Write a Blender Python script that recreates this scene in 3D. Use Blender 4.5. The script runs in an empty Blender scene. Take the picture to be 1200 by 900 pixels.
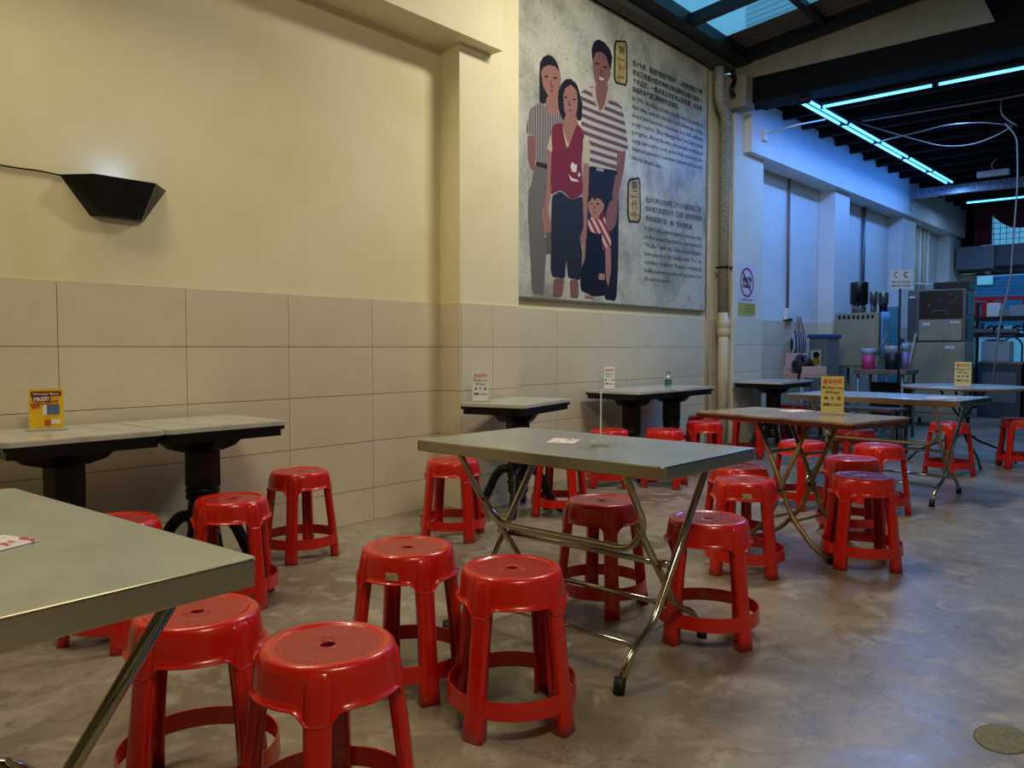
import bpy, bmesh, math, random
from mathutils import Vector, Matrix
from mathutils.geometry import tessellate_polygon
R = math.radians
random.seed(7)
S = bpy.context.scene
COL = S.collection

# ------------------------------------------------------------------ camera
HC = 1.15
cam_d = bpy.data.cameras.new('camera')
cam = bpy.data.objects.new('camera', cam_d); COL.objects.link(cam)
cam.location = (0, 0, HC)
YAW, PIT, FPX = R(40.7), R(2.6), 930.0
fw = Vector((math.cos(YAW)*math.cos(PIT), math.sin(YAW)*math.cos(PIT), -math.sin(PIT)))
rt = Vector((math.sin(YAW), -math.cos(YAW), 0)); upv = rt.cross(fw)
cam.rotation_euler = fw.to_track_quat('-Z', 'Y').to_euler()
cam_d.sensor_width = 36; cam_d.lens = 36*FPX/1200; cam_d.clip_start = .05
S.camera = cam

# ------------------------------------------------------------------ world, exposure, lights
S.view_settings.view_transform = 'Standard'; S.view_settings.look = 'None'
S.view_settings.gamma = 1; S.view_settings.exposure = -0.06
W = bpy.data.worlds.new('sky'); S.world = W; W.use_nodes = True
bg = W.node_tree.nodes['Background']
bg.inputs[0].default_value = (.20, .60, .92, 1); bg.inputs[1].default_value = 1.15

def area(name, loc, target, sx, sy, watts, col):
    d = bpy.data.lights.new(name, 'AREA'); d.shape = 'RECTANGLE'; d.size = sx; d.size_y = sy
    d.energy = watts; d.color = col
    o = bpy.data.objects.new(name, d); COL.objects.link(o); o.location = loc
    o.rotation_euler = (Vector(target)-Vector(loc)).to_track_quat('-Z', 'Y').to_euler()
    return o
WARM = (1, .88, .62)
area('roof_lamp_light', (1.2, 3.36, 4.26), (1.25, 3.2, 0), 2.4, .15, 54, WARM)
area('roof_lamp_light', (5.0, 2.2, 4.25), (5.3, 3.1, 0), 1.2, .25, 82, (1, .93, .78))  # added fill, standing in for daylight on the poster wall
area('roof_lamp_light', (0.6, -1.0, 4.0), (1.2, .5, 0), 1.2, .25, 70, WARM)
BLUE = (.10, .40, 1)
area('tube_light', (8.97, 2.1, 3.76), (9.0, 2.1, 0), .06, 2.6, 48, (.15, .38, 1))
area('tube_light', (11.4, 3.1, 3.76), (11.4, 3.75, 3.2), .08, 5.6, 22, (.03, .20, 1)).rotation_euler.rotate_axis('Z', R(90))
area('tube_light', (11.4, 3.08, 3.75), (11.4, 2.9, 0), 5.6, .10, 58, (.20, .42, 1))
area('tube_light', (15.9, 1.9, 3.66), (15.9, 1.9, 0), .06, 2.4, 40, (.3, .55, 1))

# ------------------------------------------------------------------ helpers
def lin(h):
    h = h.lstrip('#'); c = [int(h[i:i+2], 16)/255 for i in (0, 2, 4)]
    return tuple(x/12.92 if x <= .04045 else ((x+.055)/1.055)**2.4 for x in c)+(1,)
def ray(px, py): return fw*FPX + rt*(px-600) + upv*(450-py)
def atz(px, py, z=0):
    d = ray(px, py); return Vector((0, 0, HC))+d*((z-HC)/d.z)
def aty(px, py, y):
    d = ray(px, py); return Vector((0, 0, HC))+d*(y/d.y)
def atx(px, py, x):
    d = ray(px, py); return Vector((0, 0, HC))+d*(x/d.x)
MATS = {}
def mat(name, col, rough=.5, metal=0., spec=.5, noise=None, bump=None, emit=None, coat=0, trans=0, alpha=None):
    """noise=(scale, colour2, lo, hi) blotches; bump=(scale, strength)"""
    if name in MATS: return MATS[name]
    m = bpy.data.materials.new(name); m.use_nodes = True; nt = m.node_tree; N = nt.nodes; L = nt.links
    b = N['Principled BSDF']
    c = lin(col) if isinstance(col, str) else tuple(col)+(1,)
    b.inputs['Base Color'].default_value = c
    b.inputs['Roughness'].default_value = rough; b.inputs['Metallic'].default_value = metal
    b.inputs['Specular IOR Level'].default_value = spec
    b.inputs['Coat Weight'].default_value = coat; b.inputs['Coat Roughness'].default_value = .08
    b.inputs['Transmission Weight'].default_value = trans
    if alpha is not None: b.inputs['Alpha'].default_value = alpha
    tc = N.new('ShaderNodeTexCoord')
    if noise:
        n = N.new('ShaderNodeTexNoise'); n.inputs['Scale'].default_value = noise[0]; n.inputs['Detail'].default_value = 8
        n.inputs['Roughness'].default_value = .62
        L.new(tc.outputs['Object'], n.inputs['Vector'])
        r = N.new('ShaderNodeMapRange'); r.inputs[1].default_value = noise[2]; r.inputs[2].default_value = noise[3]
        L.new(n.outputs['Fac'], r.inputs[0])
        mx = N.new('ShaderNodeMix'); mx.data_type = 'RGBA'
        mx.inputs[6].default_value = c; mx.inputs[7].default_value = lin(noise[1])
        L.new(r.outputs[0], mx.inputs[0]); L.new(mx.outputs[2], b.inputs['Base Color'])
    if bump:
        n = N.new('ShaderNodeTexNoise'); n.inputs['Scale'].default_value = bump[0]; n.inputs['Detail'].default_value = 4
        L.new(tc.outputs['Object'], n.inputs['Vector'])
        bp = N.new('ShaderNodeBump'); bp.inputs['Strength'].default_value = bump[1]; bp.inputs['Distance'].default_value = .01
        L.new(n.outputs['Fac'], bp.inputs['Height']); L.new(bp.outputs[0], b.inputs['Normal'])
    if emit:
        b.inputs['Emission Color'].default_value = tuple(emit[0])+(1,); b.inputs['Emission Strength'].default_value = emit[1]
    MATS[name] = m
    return m

class MB:
    def __init__(s): s.bm = bmesh.new(); s.mats = []
    def mi(s, m):
        if m not in s.mats: s.mats.append(m)
        return s.mats.index(m)
    def box(s, c, size, rz=0, m=None, bev=0, M=None):
        t = bmesh.new(); bmesh.ops.create_cube(t, size=1)
        bmesh.ops.scale(t, vec=size, verts=t.verts)
        if bev: bmesh.ops.bevel(t, geom=t.edges[:], offset=bev, segments=2, affect='EDGES', profile=.7)
        X = Matrix.Translation(c) @ Matrix.Rotation(rz, 4, 'Z')
        if M is not None: X = M @ X
        s.join(t, X, m)
        return s
    def join(s, t, X=None, m=None):
        k = s.mi(m) if m else 0
        vs = {}
        for v in t.verts: vs[v] = s.bm.verts.new(X @ v.co if X is not None else v.co)
        for f in t.faces:
            try:
                g = s.bm.faces.new([vs[v] for v in f.verts]); g.material_index = k; g.smooth = f.smooth
            except ValueError: pass
        t.free()
    def quad(s, pts, m=None):
        f = s.bm.faces.new([s.bm.verts.new(p) for p in pts]); f.material_index = s.mi(m) if m else 0
        return s
    def prism(s, pts, z0, z1, m=None, X=None):
        """pts in xy, extruded in z"""
        t = bmesh.new(); a = [t.verts.new((p[0], p[1], z0)) for p in pts]; b = [t.verts.new((p[0], p[1], z1)) for p in pts]
        n = len(pts); t.faces.new(a[::-1]); t.faces.new(b)
        for i in range(n): t.faces.new((a[i], a[(i+1) % n], b[(i+1) % n], b[i]))
        s.join(t, X, m); return s
    def lathe(s, prof, seg=24, c=(0, 0, 0), m=None, X=None, smooth=True):
        t = bmesh.new(); rows = []
        for r, z in prof:
            rows.append([t.verts.new((r*math.cos(2*math.pi*i/seg), r*math.sin(2*math.pi*i/seg), z)) for i in range(seg)])
        for a, b in zip(rows, rows[1:]):
            for i in range(seg):
                f = t.faces.new((a[i], a[(i+1) % seg], b[(i+1) % seg], b[i])); f.smooth = smooth
        if prof[0][0] > 1e-4: t.faces.new(rows[0][::-1])
        if prof[-1][0] > 1e-4: t.faces.new(rows[-1])
        bmesh.ops.remove_doubles(t, verts=t.verts, dist=1e-6)
        M = Matrix.Translation(c)
        if X is not None: M = X @ M
        s.join(t, M, m); return s
    def tube(s, pts, r, seg=8, m=None, rad=0, sub=5, closed=False, rs=None):
        pts = [Vector(p) for p in pts]
        if rad and len(pts) > 2:
            q = [pts[0]]
            for i in range(1, len(pts)-1):
                a, b, c = pts[i-1], pts[i], pts[i+1]
                u = (a-b); v = (c-b); d = min(rad, u.length*.45, v.length*.45)
                p0 = b+u.normalized()*d; p2 = b+v.normalized()*d
                for k in range(sub+1):
                    t = k/sub; q.append(p0*(1-t)**2+b*2*t*(1-t)+p2*t*t)
            q.append(pts[-1]); pts = q
        t = bmesh.new(); rows = []; n = len(pts); prev = None
        for i, p in enumerate(pts):
            d = (pts[min(i+1, n-1)]-pts[max(i-1, 0)]).normalized()
            if prev is None:
                a = Vector((0, 0, 1)) if abs(d.z) < .9 else Vector((1, 0, 0))
                nx = d.cross(a).normalized()
            else:
                nx = (prev-d*prev.dot(d)).normalized()
            prev = nx; ny = d.cross(nx)
            rr = rs[i] if rs else r
            rows.append([t.verts.new(p+nx*rr*math.cos(2*math.pi*k/seg)+ny*rr*math.sin(2*math.pi*k/seg)) for k in range(seg)])
        for a, b in zip(rows, rows[1:]):
            for k in range(seg):
                f = t.faces.new((a[k], a[(k+1) % seg], b[(k+1) % seg], b[k])); f.smooth = True
        t.faces.new(rows[0][::-1]); t.faces.new(rows[-1])
        s.join(t, None, m); return s
    def build(s, name, material=None, parent=None, loc=None, rz=None):
        bmesh.ops.recalc_face_normals(s.bm, faces=s.bm.faces)
        me = bpy.data.meshes.new(name); s.bm.to_mesh(me); s.bm.free()
        if s.mats:
            for m in s.mats: me.materials.append(m)
        elif material: me.materials.append(material)
        return mkobj(name, me, parent, loc, rz)
def mkobj(name, me, parent=None, loc=None, rz=None):
    o = bpy.data.objects.new(name, me); COL.objects.link(o)
    if parent: o.parent = parent
    if loc is not None: o.location = loc
    if rz is not None: o.rotation_euler = (0, 0, rz)
    return o
def tag(o, label=None, cat=None, group=None, kind=None):
    if label: o['label'] = label
    if cat: o['category'] = cat
    if group: o['group'] = group
    if kind: o['kind'] = kind
    return o
def empty(name, loc=(0, 0, 0), rz=0, label=None, cat=None, group=None, kind=None):
    o = bpy.data.objects.new(name, None); COL.objects.link(o); o.location = loc; o.rotation_euler = (0, 0, rz)
    o.empty_display_size = .1
    return tag(o, label, cat, group, kind)
def copy_tree(o, parent=None):
    c = o.copy(); COL.objects.link(c); c.parent = parent
    for ch in list(o.children): copy_tree(ch, c)
    return c
def text(name, body, size, org, right, up, m, parent=None, width=None, align='LEFT', off=.0008, bold=0):
    cu = bpy.data.curves.new(name, 'FONT'); cu.body = body; cu.size = size; cu.resolution_u = 1
    cu.align_x = align; cu.fill_mode = 'FRONT'
    if bold: cu.offset = bold
    o = bpy.data.objects.new(name, cu); COL.objects.link(o)
    bpy.context.view_layer.update()
    me = bpy.data.meshes.new_from_object(o.evaluated_get(bpy.context.evaluated_depsgraph_get()))
    bpy.data.objects.remove(o)
    right = Vector(right).normalized(); up = Vector(up).normalized(); n = right.cross(up)
    if width and me.vertices:
        xs = [v.co.x for v in me.vertices]; k = width/max(1e-5, max(xs)-min(xs)); x0 = min(xs)
        if align == 'LEFT':
            for v in me.vertices: v.co.x = (v.co.x-x0)*k
        else:
            for v in me.vertices: v.co.x *= k
    for v in me.vertices: v.co = Vector(org)+right*v.co.x+up*v.co.y+n*off
    me.materials.clear(); me.materials.append(m)
    return mkobj(name, me, parent)

# ------------------------------------------------------------------ materials
cream = mat('cream_wall_paint', '#e6ddba', .75, noise=(1.3, '#dccf9f', .4, .75), bump=(60, .06))
inner_paint = mat('inner_wall_paint', '#dfe0dc', .7, noise=(1.1, '#cfd0ca', .4, .75), bump=(60, .05))  # cream paint made whiter; the inner room's cool light put into the colour
tile_m = mat('beige_tile', '#d9cdb2', .22, noise=(3.5, '#d0c3a6', .35, .7), coat=.3)
grout = mat('grout', '#8f8468', .9)
black_wood = mat('black_lacquered_wood', '#070708', .32, coat=.1, spec=.35)
steel = mat('brushed_stainless', '#b9b9ae', .24, metal=1, bump=(9, .05))
steel_top = mat('steel_table_top', '#ccd4d4', .27, metal=.8, noise=(6, '#bbc1bc', .4, .7), bump=(5, .04))
steel_rim = mat('steel_table_rim', '#b9b6aa', .16, metal=1)
chrome = mat('chrome_tube', '#b8b09c', .16, metal=1)
khaki = mat('khaki_painted_tube', '#a08a5c', .4, metal=.5, noise=(14, '#6d5c40', .5, .75))
dark_metal = mat('dark_metal', '#10141c', .4, metal=.4)
black_pl = mat('black_plastic', '#08080a', .35)
rubber = mat('black_rubber', '#0a0a0b', .6)
pvc = mat('painted_pvc', '#cbbf9d', .5, noise=(5, '#b8a988', .4, .7))
old_pipe = mat('weathered_pipe', '#9c9585', .85, noise=(45, '#7b7567', .42, .62))
acryl = mat('clear_acrylic', '#e8ecec', .05, trans=.85)
white_pl = mat('white_plastic', '#dcdcd8', .4)
grey_pl = mat('grey_plastic', '#73797c', .5)
paper = mat('white_paper', '#e9e6e2', .7)
red_ink = mat('red_ink', '#b3202a', .7)
black_ink = mat('black_ink', '#1b1a1c', .7)
tube_m = mat('lit_tube', '#ffffff', .4, emit=((.05, .36, 1), 5.5))

def red_plastic(name, col, ridges):
    m = bpy.data.materials.new(name); m.use_nodes = True; N = m.node_tree.nodes; L = m.node_tree.links; b = N['Principled BSDF']
    b.inputs['Base Color'].default_value = lin(col); b.inputs['Roughness'].default_value = .3
    b.inputs['Coat Weight'].default_value = .5; b.inputs['Coat Roughness'].default_value = .07
    b.inputs['Subsurface Weight'].default_value = .0
    if ridges:
        tc = N.new('ShaderNodeTexCoord'); hs = []
        for ang in ((R(45), R(-45)) if ridges == 'grid' else (R(20),)):
            mp = N.new('ShaderNodeMapping'); mp.inputs['Rotation'].default_value = (0, 0, ang)
            L.new(tc.outputs['Object'], mp.inputs['Vector'])
            w = N.new('ShaderNodeTexWave'); w.inputs['Scale'].default_value = 34 if ridges == 'grid' else 33
            L.new(mp.outputs[0], w.inputs['Vector']); hs.append(w)
        h = hs[0].outputs['Fac']
        if len(hs) > 1:
            mm = N.new('ShaderNodeMath'); mm.operation = 'MULTIPLY'
            L.new(hs[0].outputs['Fac'], mm.inputs[0]); L.new(hs[1].outputs['Fac'], mm.inputs[1]); h = mm.outputs[0]
        bp = N.new('ShaderNodeBump'); bp.inputs['Strength'].default_value = 1; bp.inputs['Distance'].default_value = .006
        L.new(h, bp.inputs['Height']); L.new(bp.outputs[0], b.inputs['Normal'])
        b.inputs['Roughness'].default_value = .42
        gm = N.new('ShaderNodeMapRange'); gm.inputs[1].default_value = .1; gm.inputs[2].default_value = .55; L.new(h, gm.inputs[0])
        gx = N.new('ShaderNodeMix'); gx.data_type = 'RGBA'; L.new(gm.outputs[0], gx.inputs[0]); gx.inputs[6].default_value = lin('#b41a0c'); gx.inputs[7].default_value = lin(col)  # ridge grooves darkened: their shade is put into the colour
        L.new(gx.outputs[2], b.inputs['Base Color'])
    return m
red = red_plastic('red_stool_plastic', '#cb1200', None)
red_grid = red_plastic('red_dimpled_plastic', '#dc2e10', 'grid')  # both seat tops more orange: light from above put into the colour
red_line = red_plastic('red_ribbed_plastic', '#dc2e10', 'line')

def floor_mat():
    m = bpy.data.materials.new('polished_concrete'); m.use_nodes = True; N = m.node_tree.nodes; L = m.node_tree.links; b = N['Principled BSDF']
    tc = N.new('ShaderNodeTexCoord')
    def noise(scale, det=8, dist=0, rough=.6):
        n = N.new('ShaderNodeTexNoise'); n.inputs['Scale'].default_value = scale; n.inputs['Detail'].default_value = det
        n.inputs['Distortion'].default_value = dist; n.inputs['Roughness'].default_value = rough
        L.new(tc.outputs['Object'], n.inputs['Vector']); return n
    def mix(a, bb, f, lo, hi):
        r = N.new('ShaderNodeMapRange'); r.inputs[1].default_value = lo; r.inputs[2].default_value = hi; L.new(f, r.inputs[0])
        x = N.new('ShaderNodeMix'); x.data_type = 'RGBA'; L.new(r.outputs[0], x.inputs[0])
        if isinstance(a, tuple): x.inputs[6].default_value = a
        else: L.new(a, x.inputs[6])
        if isinstance(bb, tuple): x.inputs[7].default_value = bb
        else: L.new(bb, x.inputs[7])
        return x.outputs[2]
    n1 = noise(.9, 7, .6); n2 = noise(4.5, 10, 1.2, .7); n3 = noise(38, 6, 0, .7)
    c = mix(lin('#978b78'), lin('#6f6350'), n1.outputs['Fac'], .40, .62)
    c = mix(c, lin('#aca18e'), n2.outputs['Fac'], .50, .68)
    n4 = noise(14, 9, .8, .75)
    c = mix(c, lin('#6e6555'), n4.outputs['Fac'], .54, .72)
    c = mix(c, lin('#5f574a'), n3.outputs['Fac'], .60, .78)
    v = N.new('ShaderNodeTexVoronoi'); v.feature = 'DISTANCE_TO_EDGE'; v.inputs['Scale'].default_value = .8
    nd = noise(2.2, 8)
    mx = N.new('ShaderNodeMix'); mx.data_type = 'VECTOR'; mx.inputs[0].default_value = .35
    L.new(tc.outputs['Object'], mx.inputs[4]); L.new(nd.outputs['Color'], mx.inputs[5]); L.new(mx.outputs[1], v.inputs['Vector'])
    r = N.new('ShaderNodeMapRange'); r.inputs[1].default_value = 0; r.inputs[2].default_value = .0035; r.inputs[3].default_value = .45; r.inputs[4].default_value = 0
    L.new(v.outputs['Distance'], r.inputs[0])
    x = N.new('ShaderNodeMix'); x.data_type = 'RGBA'; L.new(r.outputs[0], x.inputs[0]); L.new(c, x.inputs[6]); x.inputs[7].default_value = lin('#4a4235')
    L.new(x.outputs[2], b.inputs['Base Color'])
    rr = N.new('ShaderNodeMapRange'); rr.inputs[1].default_value = .3; rr.inputs[2].default_value = .7; rr.inputs[3].default_value = .24; rr.inputs[4].default_value = .46
    L.new(n2.outputs['Fac'], rr.inputs[0]); L.new(rr.outputs[0], b.inputs['Roughness'])
    bp = N.new('ShaderNodeBump'); bp.inputs['Strength'].default_value = .12; bp.inputs['Distance'].default_value = .01
    L.new(n2.outputs['Fac'], bp.inputs['Height']); L.new(bp.outputs[0], b.inputs['Normal'])
    b.inputs['Specular IOR Level'].default_value = .6
    return m
fl_m = floor_mat()

def marble_mat():
    m = bpy.data.materials.new('veined_marble'); m.use_nodes = True; N = m.node_tree.nodes; L = m.node_tree.links; b = N['Principled BSDF']
    tc = N.new('ShaderNodeTexCoord'); w = N.new('ShaderNodeTexWave'); w.inputs['Scale'].default_value = 1.6
    w.inputs['Distortion'].default_value = 9; w.inputs['Detail'].default_value = 5; w.wave_profile = 'SAW'
    L.new(tc.outputs['Object'], w.inputs['Vector'])
    w.wave_profile = 'SIN'; w.inputs['Distortion'].default_value = 14; w.inputs['Scale'].default_value = .8
    r = N.new('ShaderNodeValToRGB'); r.color_ramp.elements[0].color = lin('#c4c2b6'); r.color_ramp.elements[1].position = .93
    r.color_ramp.elements[1].color = lin('#bdbbb0'); e = r.color_ramp.elements.new(1); e.color = lin('#b2b0a5')
    L.new(w.outputs['Fac'], r.inputs[0]); L.new(r.outputs[0], b.inputs['Base Color'])
    b.inputs['Roughness'].default_value = .14
    return m
marble = marble_mat()

# ------------------------------------------------------------------ structure
BX0, BY0 = -3.5, -4.0
ROOFZ = lambda y: 4.36+.11*(3.8-y)
f = MB().box((8, 0.35, -.06), (23, 8.9, .12)).build('floor', fl_m); tag(f, kind='structure')
p = atz(1174, 866, 0)
pm = MB(); pm.lathe([(0.0, .002), (.082, .002), (.09, 0)], 28)
patch = pm.build('floor_patch', mat('cement_patch', '#7d7a62', .85, noise=(60, '#5e5c49', .4, .7)), f, loc=(p.x, p.y, .0005))
patch.scale = (1.15, .8, 1)

JX = 8.45                      # where the roofed yard meets the inner room
def tiles(parent, org, xdir, xs, zs, name='tile'):
    """tiles proud of the wall; xs joints along xdir, zs joints upwards. org on the wall face."""
    cache = {}
    xd = Vector(xdir).normalized(); ang = math.atan2(xd.y, xd.x)
    for a, b in zip(xs, xs[1:]):
        for c, d in zip(zs, zs[1:]):
            key = (round(b-a, 3), round(d-c, 3))
            if key not in cache:
                w_, h_ = b-a-.0035, d-c-.0035
                t = MB(); t.box((0, 0, 0), (w_, .011, h_))
                cache[key] = t.build(name, tile_m, parent)
                o = cache[key]
            else:
                o = cache[key].copy(); COL.objects.link(o); o.parent = parent
            q = Vector(org)+xd*((a+b)/2)+Vector((0, 0, (c+d)/2))
            o.location = q; o.rotation_euler = (0, random.uniform(-.0006, .0006), ang+random.uniform(-.0008, .0008))
ZS = [0, .218, .531, .844, 1.157, 1.47]
def frange(a, b, st):
    r = [a]
    while r[-1]+st < b-.05: r.append(r[-1]+st)
    r.append(b); return r
# left wall of the roofed part
wl = empty('wall_left', kind='structure')
MB().box(((BX0+4.03)/2, 4.30, 2.3), (4.03-BX0, .3, 4.6)).build('plaster', cream, wl)
MB().box(((4.67+8.5)/2, 4.30, 2.3), (8.5-4.67, .3, 4.6)).build('plaster', cream, wl)
MB().box((1.5, 4.149, .735), (5.06, .006, 1.47)).build('grout_bed', grout, wl)
MB().box((6.55, 4.149, .735), (3.8, .006, 1.47)).build('grout_bed', grout, wl)
xa = [4.03-.64*k for k in range(8)][::-1]
tiles(wl, (0, 4.143, 0), (1, 0, 0), xa, ZS)
tiles(wl, (0, 4.143, 0), (1, 0, 0), [4.68, 5.40, 6.06, 6.70, 7.34, 7.98, 8.40], ZS)
# pilaster near the poster
pl = empty('wall_pilaster', kind='structure')
MB().box((4.35, 4.18, 2.3), (.64, .46, 4.6)).build('plaster', cream, pl)
tiles(pl, (4.03, 3.944, 0), (1, 0, 0), [0, .33, .64], ZS)
tiles(pl, (4.024, 4.14, 0), (0, -1, 0), [0, .20], ZS)
# concrete beam above the first bay
b = MB().box(((BX0+4.36)/2, 4.0, 3.46), (4.36-BX0, .33, .36), bev=.004).build('trim_1', cream); tag(b, kind='structure')
# fascia above it up to the roof
b = MB().box(((BX0+4.03)/2, 4.05, 4.0), (4.03-BX0, .2, .72)).build('trim_2', cream); tag(b, kind='structure')

# inner room: own frame, turned slightly
FAR = R(-1.6); PIV = Vector((8.4, 4.0, 0))
def farE(name, **k): return empty(name, PIV, FAR, **k)
FX = lambda x: x-8.4
FY = lambda y: y-4.0
def far_pt(x, y, z):
    return PIV+Matrix.Rotation(FAR, 3, 'Z') @ Vector((FX(x), FY(y), z))
wf = farE('wall_inner_left', kind='structure')
MB().box((FX(13.6), FY(4.35), 2.1), (10.4, .3, 4.2)).build('plaster', inner_paint, wf)
MB().box((FX(13.3), FY(4.199), .75), (9.2, .006, 1.5)).build('grout_bed', grout, wf)
ZF = [0, .25, .563, .876, 1.19, 1.505]
tiles(wf, (FX(0), FY(4.193), 0), (1, 0, 0), frange(9.17, 11.45, .64), ZF)
tiles(wf, (FX(0), FY(4.193), 0), (1, 0, 0), frange(12.02, 14.48, .64), ZF)
for i, (x0, x1) in enumerate(((8.42, 9.16), (11.46, 12.01), (14.5, 15.25), (17.5, 18.4))):
    pp = farE('wall_inner_pilaster', kind='structure')
    MB().box((FX((x0+x1)/2), FY(4.08), 2.1), (x1-x0, .23, 4.2)).build('plaster', inner_paint if i else mat('pilaster_paint', '#dcd8c6', .7, noise=(1.2, '#cfcab6', .4, .7)), pp)
    tiles(pp, (FX(0), FY(3.959), 0), (1, 0, 0), [x0+.015, (x0+x1)/2+.05, x1], ZF)
    tiles(pp, (FX(x0)-.006, FY(4.19), 0), (0, -1, 0), [0, .22], ZF)
MB_ = MB().box((FX(13.6), FY(4.03), 3.68), (9.88, .3, .62), bev=.006).box((FX(8.55), FY(3.93), 3.83), (.2, .12, .09), bev=.02)
o = MB_.build('trim_3', inner_paint, None, PIV, FAR); tag(o, kind='structure')

# other sides of the place
plain = mat('plain_side_paint', '#cfc6a8', .8, noise=(1.5, '#c2b896', .4, .7))
o = MB().box((7.5, BY0-.1, 2.7), (22.4, .2, 5.6)).build('wall_right', plain); tag(o, kind='structure')
o = MB().box((BX0-.1, 0.1, 2.7), (.2, 8.4, 5.6)).build('wall_back', plain); tag(o, kind='structure')

# cross beam between yard and room
beige = mat('beige_board', '#8c8373', .7, noise=(2, '#7c7464', .4, .7))
dk = mat('dark_stained_wood', '#06070b', .8, spec=.2)
dk2 = mat('dark_joist_paint', '#07080e', .75, spec=.25)
xb = empty('trim_4', kind='structure')
MB().box((JX+.16, 0.0, 3.99), (.3, 7.9, .28)).build('dark_beam', dk, xb)
P = [(3.99, 4.12), (1.47, 4.12), (1.68, 4.62), (3.99, 4.37)]
m_ = MB(); t = bmesh.new()
a_ = [t.verts.new((JX, y, z)) for y, z in P]; b_ = [t.verts.new((JX+.05, y, z)) for y, z in P]
t.faces.new(a_); t.faces.new(b_[::-1])
for i in range(4): t.faces.new((a_[i], b_[i], b_[(i+1) % 4], a_[(i+1) % 4]))
m_.join(t); m_.build('beige_board', beige, xb)
MB().box((JX+.12, -1.2, 4.6), (.06, 5.6, .95)).box((JX+.2, 0, 4.6), (.04, 7.9, .9)).build('dark_board', dk, xb)
o = MB().box((8.4, 3.93, 2.05+1.9), (.22, .3, .34)).build('plaster_stub', beige, xb)

# canopy roof
steel_dark = mat('dark_painted_steel', '#0d141d', .45, metal=.2)
ce = empty('ceiling', kind='structure')
sl = math.atan(.11)
def roofM(x, y, dz=0): return Matrix.Translation((x, y, ROOFZ(y)+dz)) @ Matrix.Rotation(-sl, 4, 'X')
def rbox(name, x0, x1, y0, y1, h, m, dz=0):
    MB().box((0, 0, 0), (x1-x0, (y1-y0)/math.cos(sl), h), M=roofM((x0+x1)/2, (y0+y1)/2, dz)).build(name, m, ce)
for x in (BX0+.1, -1.9, 0, 1.9, 3.7, 5.55, 7.12, 8.40): rbox('rafter', x-.05, x+.05, BY0, 4.0, .10, steel_dark, -.02)
for y in (3.86, 2.98, 2.1, 1.2, .3, -.6, -1.5, -2.4, -3.3): rbox('purlin', BX0, 8.4, y-.035, y+.035, .07, steel_dark, .02)
rbox('edge_beam', BX0, 8.5, 3.8, 3.94, .13, steel_dark, -.02)
gut = mat('grey_gutter', '#4a4740', .6)
MB().box(((4.67+8.4)/2, 4.02, 4.27), (3.7, .14, .13)).build('gutter', gut, ce)
MB().box(((4.67+8.4)/2, 4.12, 4.235), (3.7, .05, .02)).build('flashing', steel_dark, ce)
# corrugated sheets
def corr(name, x0, x1, y0, y1, m):
    n = int((x1-x0)/.0125); t = MB(); t_ = bmesh.new(); rows = []
    for i in range(n+1):
        x = x0+(x1-x0)*i/n; ph = math.sin(x*2*math.pi/.11); dz = .07+.011*math.copysign(abs(ph)**.45, ph)
        rows.append((t_.verts.new((x, y0, ROOFZ(y0)+dz)), t_.verts.new((x, y1, ROOFZ(y1)+dz))))
    for a, b in zip(rows, rows[1:]): t_.faces.new((a[0], a[1], b[1], b[0]))
    t.join(t_); return t.build(name, m, ce)
pc = bpy.data.materials.new('translucent_sheet'); pc.use_nodes = True; N = pc.node_tree.nodes; L = pc.node_tree.links
N.remove(N['Principled BSDF']); tl = N.new('ShaderNodeBsdfTranslucent'); tl.inputs[0].default_value = (.5, .62, .68, 1)
tr = N.new('ShaderNodeBsdfTransparent'); tr.inputs[0].default_value = (.7, .8, .85, 1); ms = N.new('ShaderNodeMixShader'); ms.inputs[0].default_value = .3
L.new(tl.outputs[0], ms.inputs[1]); L.new(tr.outputs[0], ms.inputs[2]); L.new(ms.outputs[0], N['Material Output'].inputs[0])
opaque = mat('opaque_roof_sheet', '#5a5248', .7)
corr('roof_sheet', 5.55, 7.90, BY0, 4.0, pc)
corr('roof_sheet', 7.90, 8.5, BY0, 4.0, opaque)
corr('roof_sheet', BX0, 5.55, BY0, 4.0, opaque)
# boarding and joists of the inner room
cj = empty('ceiling_inner', kind='structure')
MB().box((13.8, 0.0, 4.13), (10.2, 8.2, .06)).build('board', mat('dark_ceiling_board', '#0a0c14', .7), cj)
jm = None; x = 8.95
while x < 18.6:
    if jm is None: jm = MB().box((0, 0, 0), (.07, 7.9, .2)).build('joist', dk2, cj); o = jm
    else: o = jm.copy(); COL.objects.link(o)
    o.location = (x, 0.0, 4.0); x += .56
# ------------------------------------------------------------------ far front wall
EX = 18.3
ew = empty('wall_front', kind='structure')
sash = mat('pale_green_frame', '#9aa79a', .5)
MB().box((EX+.1, 0, .38), (.2, 7.9, .76)).build('low_wall', mat('front_wall_paint', '#2c3138', .7), ew)
MB().box((EX+.1, 0, 2.92), (.2, 7.9, .5)).build('lintel', mat('lintel_paint', '#6d7680', .6), ew)
MB().box((EX+.1, 3.66, 1.7), (.2, .44, 1.9)).build('side_wall', mat('cream_front_paint', '#c9c7a8', .7), ew)
MB().box((EX+.1, 3.60, 3.65), (.2, .5, 1.0)).build('side_wall', dk, ew)
MB().box((EX+.1, -3.6, 1.7), (.2, .5, 4.2)).build('side_wall', plain, ew)
glass = mat('window_glass', '#dff3ff', .02, trans=1, spec=.5)
glass.node_tree.nodes['Principled BSDF'].inputs['IOR'].default_value = 1.05
wn = empty('window_1', kind='structure')
for y in (3.42, 2.2, .9, -.4, -1.7, -3.3): MB().box((EX+.03, y, 1.7), (.07, .06, 1.9)).build('window_frame', sash, wn)
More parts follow.
